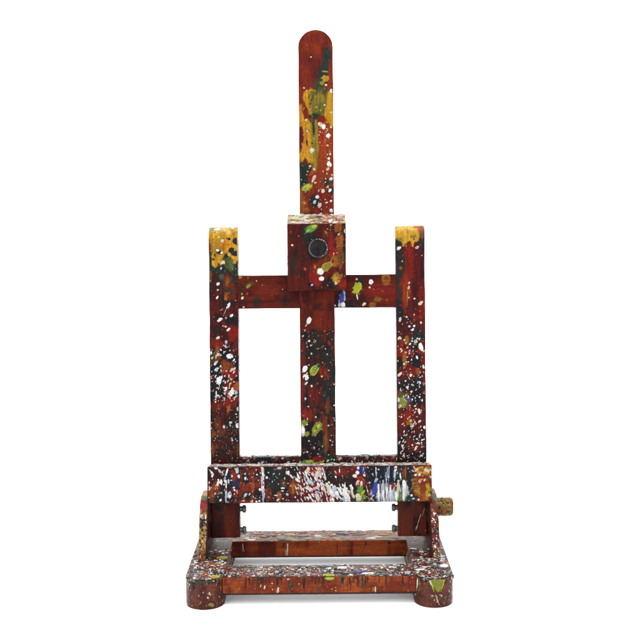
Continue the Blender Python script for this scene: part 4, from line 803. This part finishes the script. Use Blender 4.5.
def kside(u, v):
    a = v/10.2; return (130.2+min(max(u, 1), 15), 88-10.2*math.cos(a), 75.6+10.2*math.sin(a)), (0, -math.cos(a), math.sin(a))
scatter(kn, kside, (1,-16,13,16), 70, (.5,1.8), {'olive':4,'ochre':4,'gold':2,'soot':3,'rust':2,'cream':1}, spikes=.3)
kn.build('tightening_knob', M_GRAIN_X, br)

# bolts on the inner sides of the posts
for po, xs, sg in ((post_l, -87.7, 1), (post_r, 87.7, -1)):
    for py in (509.4, 530.4):
        zc = from_sheet(240 if sg > 0 else 398, py+(0 if sg > 0 else -1.5), 0)[1]
        b = lathe('b', [(-.5, 3.0), (1.6, 3.0), (2.4, 3.2), (3.0, 4.3), (5.0, 4.6), (6.4, 4.0), (7.0, 2.8), (7.1, .01)], None, None, (xs, 4.0, zc), (sg,0,0), colr=(40,44,38), n=28)
        ob = b.build('bolt', M_STEEL, po, True)

for o in list(bpy.data.objects):
    if 'leaning' in o: del o['leaning']

# ================================================================== setting: white seamless floor
m, nt, p = new_mat('white_paper')
n = nt.nodes.new('ShaderNodeTexNoise'); n.inputs['Scale'].default_value = 900; n.inputs['Detail'].default_value = 3
tc = nt.nodes.new('ShaderNodeTexCoord'); nt.links.new(tc.outputs['Object'], n.inputs['Vector'])
r = nt.nodes.new('ShaderNodeMapRange'); r.inputs[3].default_value = .92; r.inputs[4].default_value = .95
nt.links.new(n.outputs['Fac'], r.inputs[0])
cmb = nt.nodes.new('ShaderNodeCombineColor')
for i in range(3): nt.links.new(r.outputs[0], cmb.inputs[i])
nt.links.new(cmb.outputs[0], p.inputs['Base Color'])
p.inputs['Roughness'].default_value = .7; p.inputs['Specular IOR Level'].default_value = .2
W2 = 9.0; prof = [(-6, 0), (3, 0)]
for i in range(1, 25):
    a = math.pi/2*i/24; prof.append((3+2*math.sin(a), 2-2*math.cos(a)))
prof.append((5, 8))
verts = []; faces = []
for (y, z) in prof: verts += [(-W2, y, z), (W2, y, z)]
for i in range(len(prof)-1): faces.append((2*i, 2*i+1, 2*i+3, 2*i+2))
me = bpy.data.meshes.new('floor'); me.from_pydata(verts, [], faces); me.materials.append(m)
for f in me.polygons: f.use_smooth = True
fo = bpy.data.objects.new('floor', me); C.objects.link(fo); fo['kind'] = 'structure'

# ================================================================== light
w = bpy.data.worlds.new('World'); S.world = w; w.use_nodes = True
bg = w.node_tree.nodes['Background']; bg.inputs[0].default_value = (1, .995, .99, 1); bg.inputs[1].default_value = 2.95
def area(name, loc, target, size, power, colr=(1,1,1)):
    l = bpy.data.lights.new(name, 'AREA'); l.shape = 'RECTANGLE'; l.size = size[0]; l.size_y = size[1]; l.energy = power; l.color = colr
    o = bpy.data.objects.new(name, l); C.objects.link(o); o.location = loc
    o.rotation_euler = (Vector(target)-Vector(loc)).to_track_quat('-Z', 'Y').to_euler()
area('overhead_softbox', (0, .1, 2.2), (0, .1, 0), (3.2, 2.6), 165)
area('front_softbox', (-1.2, -2.0, 1.5), (0, 0, .25), (1.2, 1.2), 16)
area('backdrop_light', (0, 2.6, 3.4), (0, 4.5, 1.0), (5, 1), 120)

# ================================================================== camera
cd = bpy.data.cameras.new('camera'); cam = bpy.data.objects.new('camera', cd); C.objects.link(cam)
cd.sensor_width = 36; cd.lens = FOC/640*36; cd.clip_start = .05; cd.clip_end = 100
fw = Vector((0, math.cos(PITCH), -math.sin(PITCH)))
rot = fw.to_track_quat('-Z', 'Y').to_matrix() @ Matrix.Rotation(-ROLL, 3, 'Z')
cam.matrix_world = Matrix.Translation(Vector((CAMX, CAMY, CAMZ))*MM) @ rot.to_4x4()
S.camera = cam
S.view_settings.view_transform = 'Standard'; S.view_settings.look = 'None'; S.view_settings.exposure = 0; S.view_settings.gamma = 1
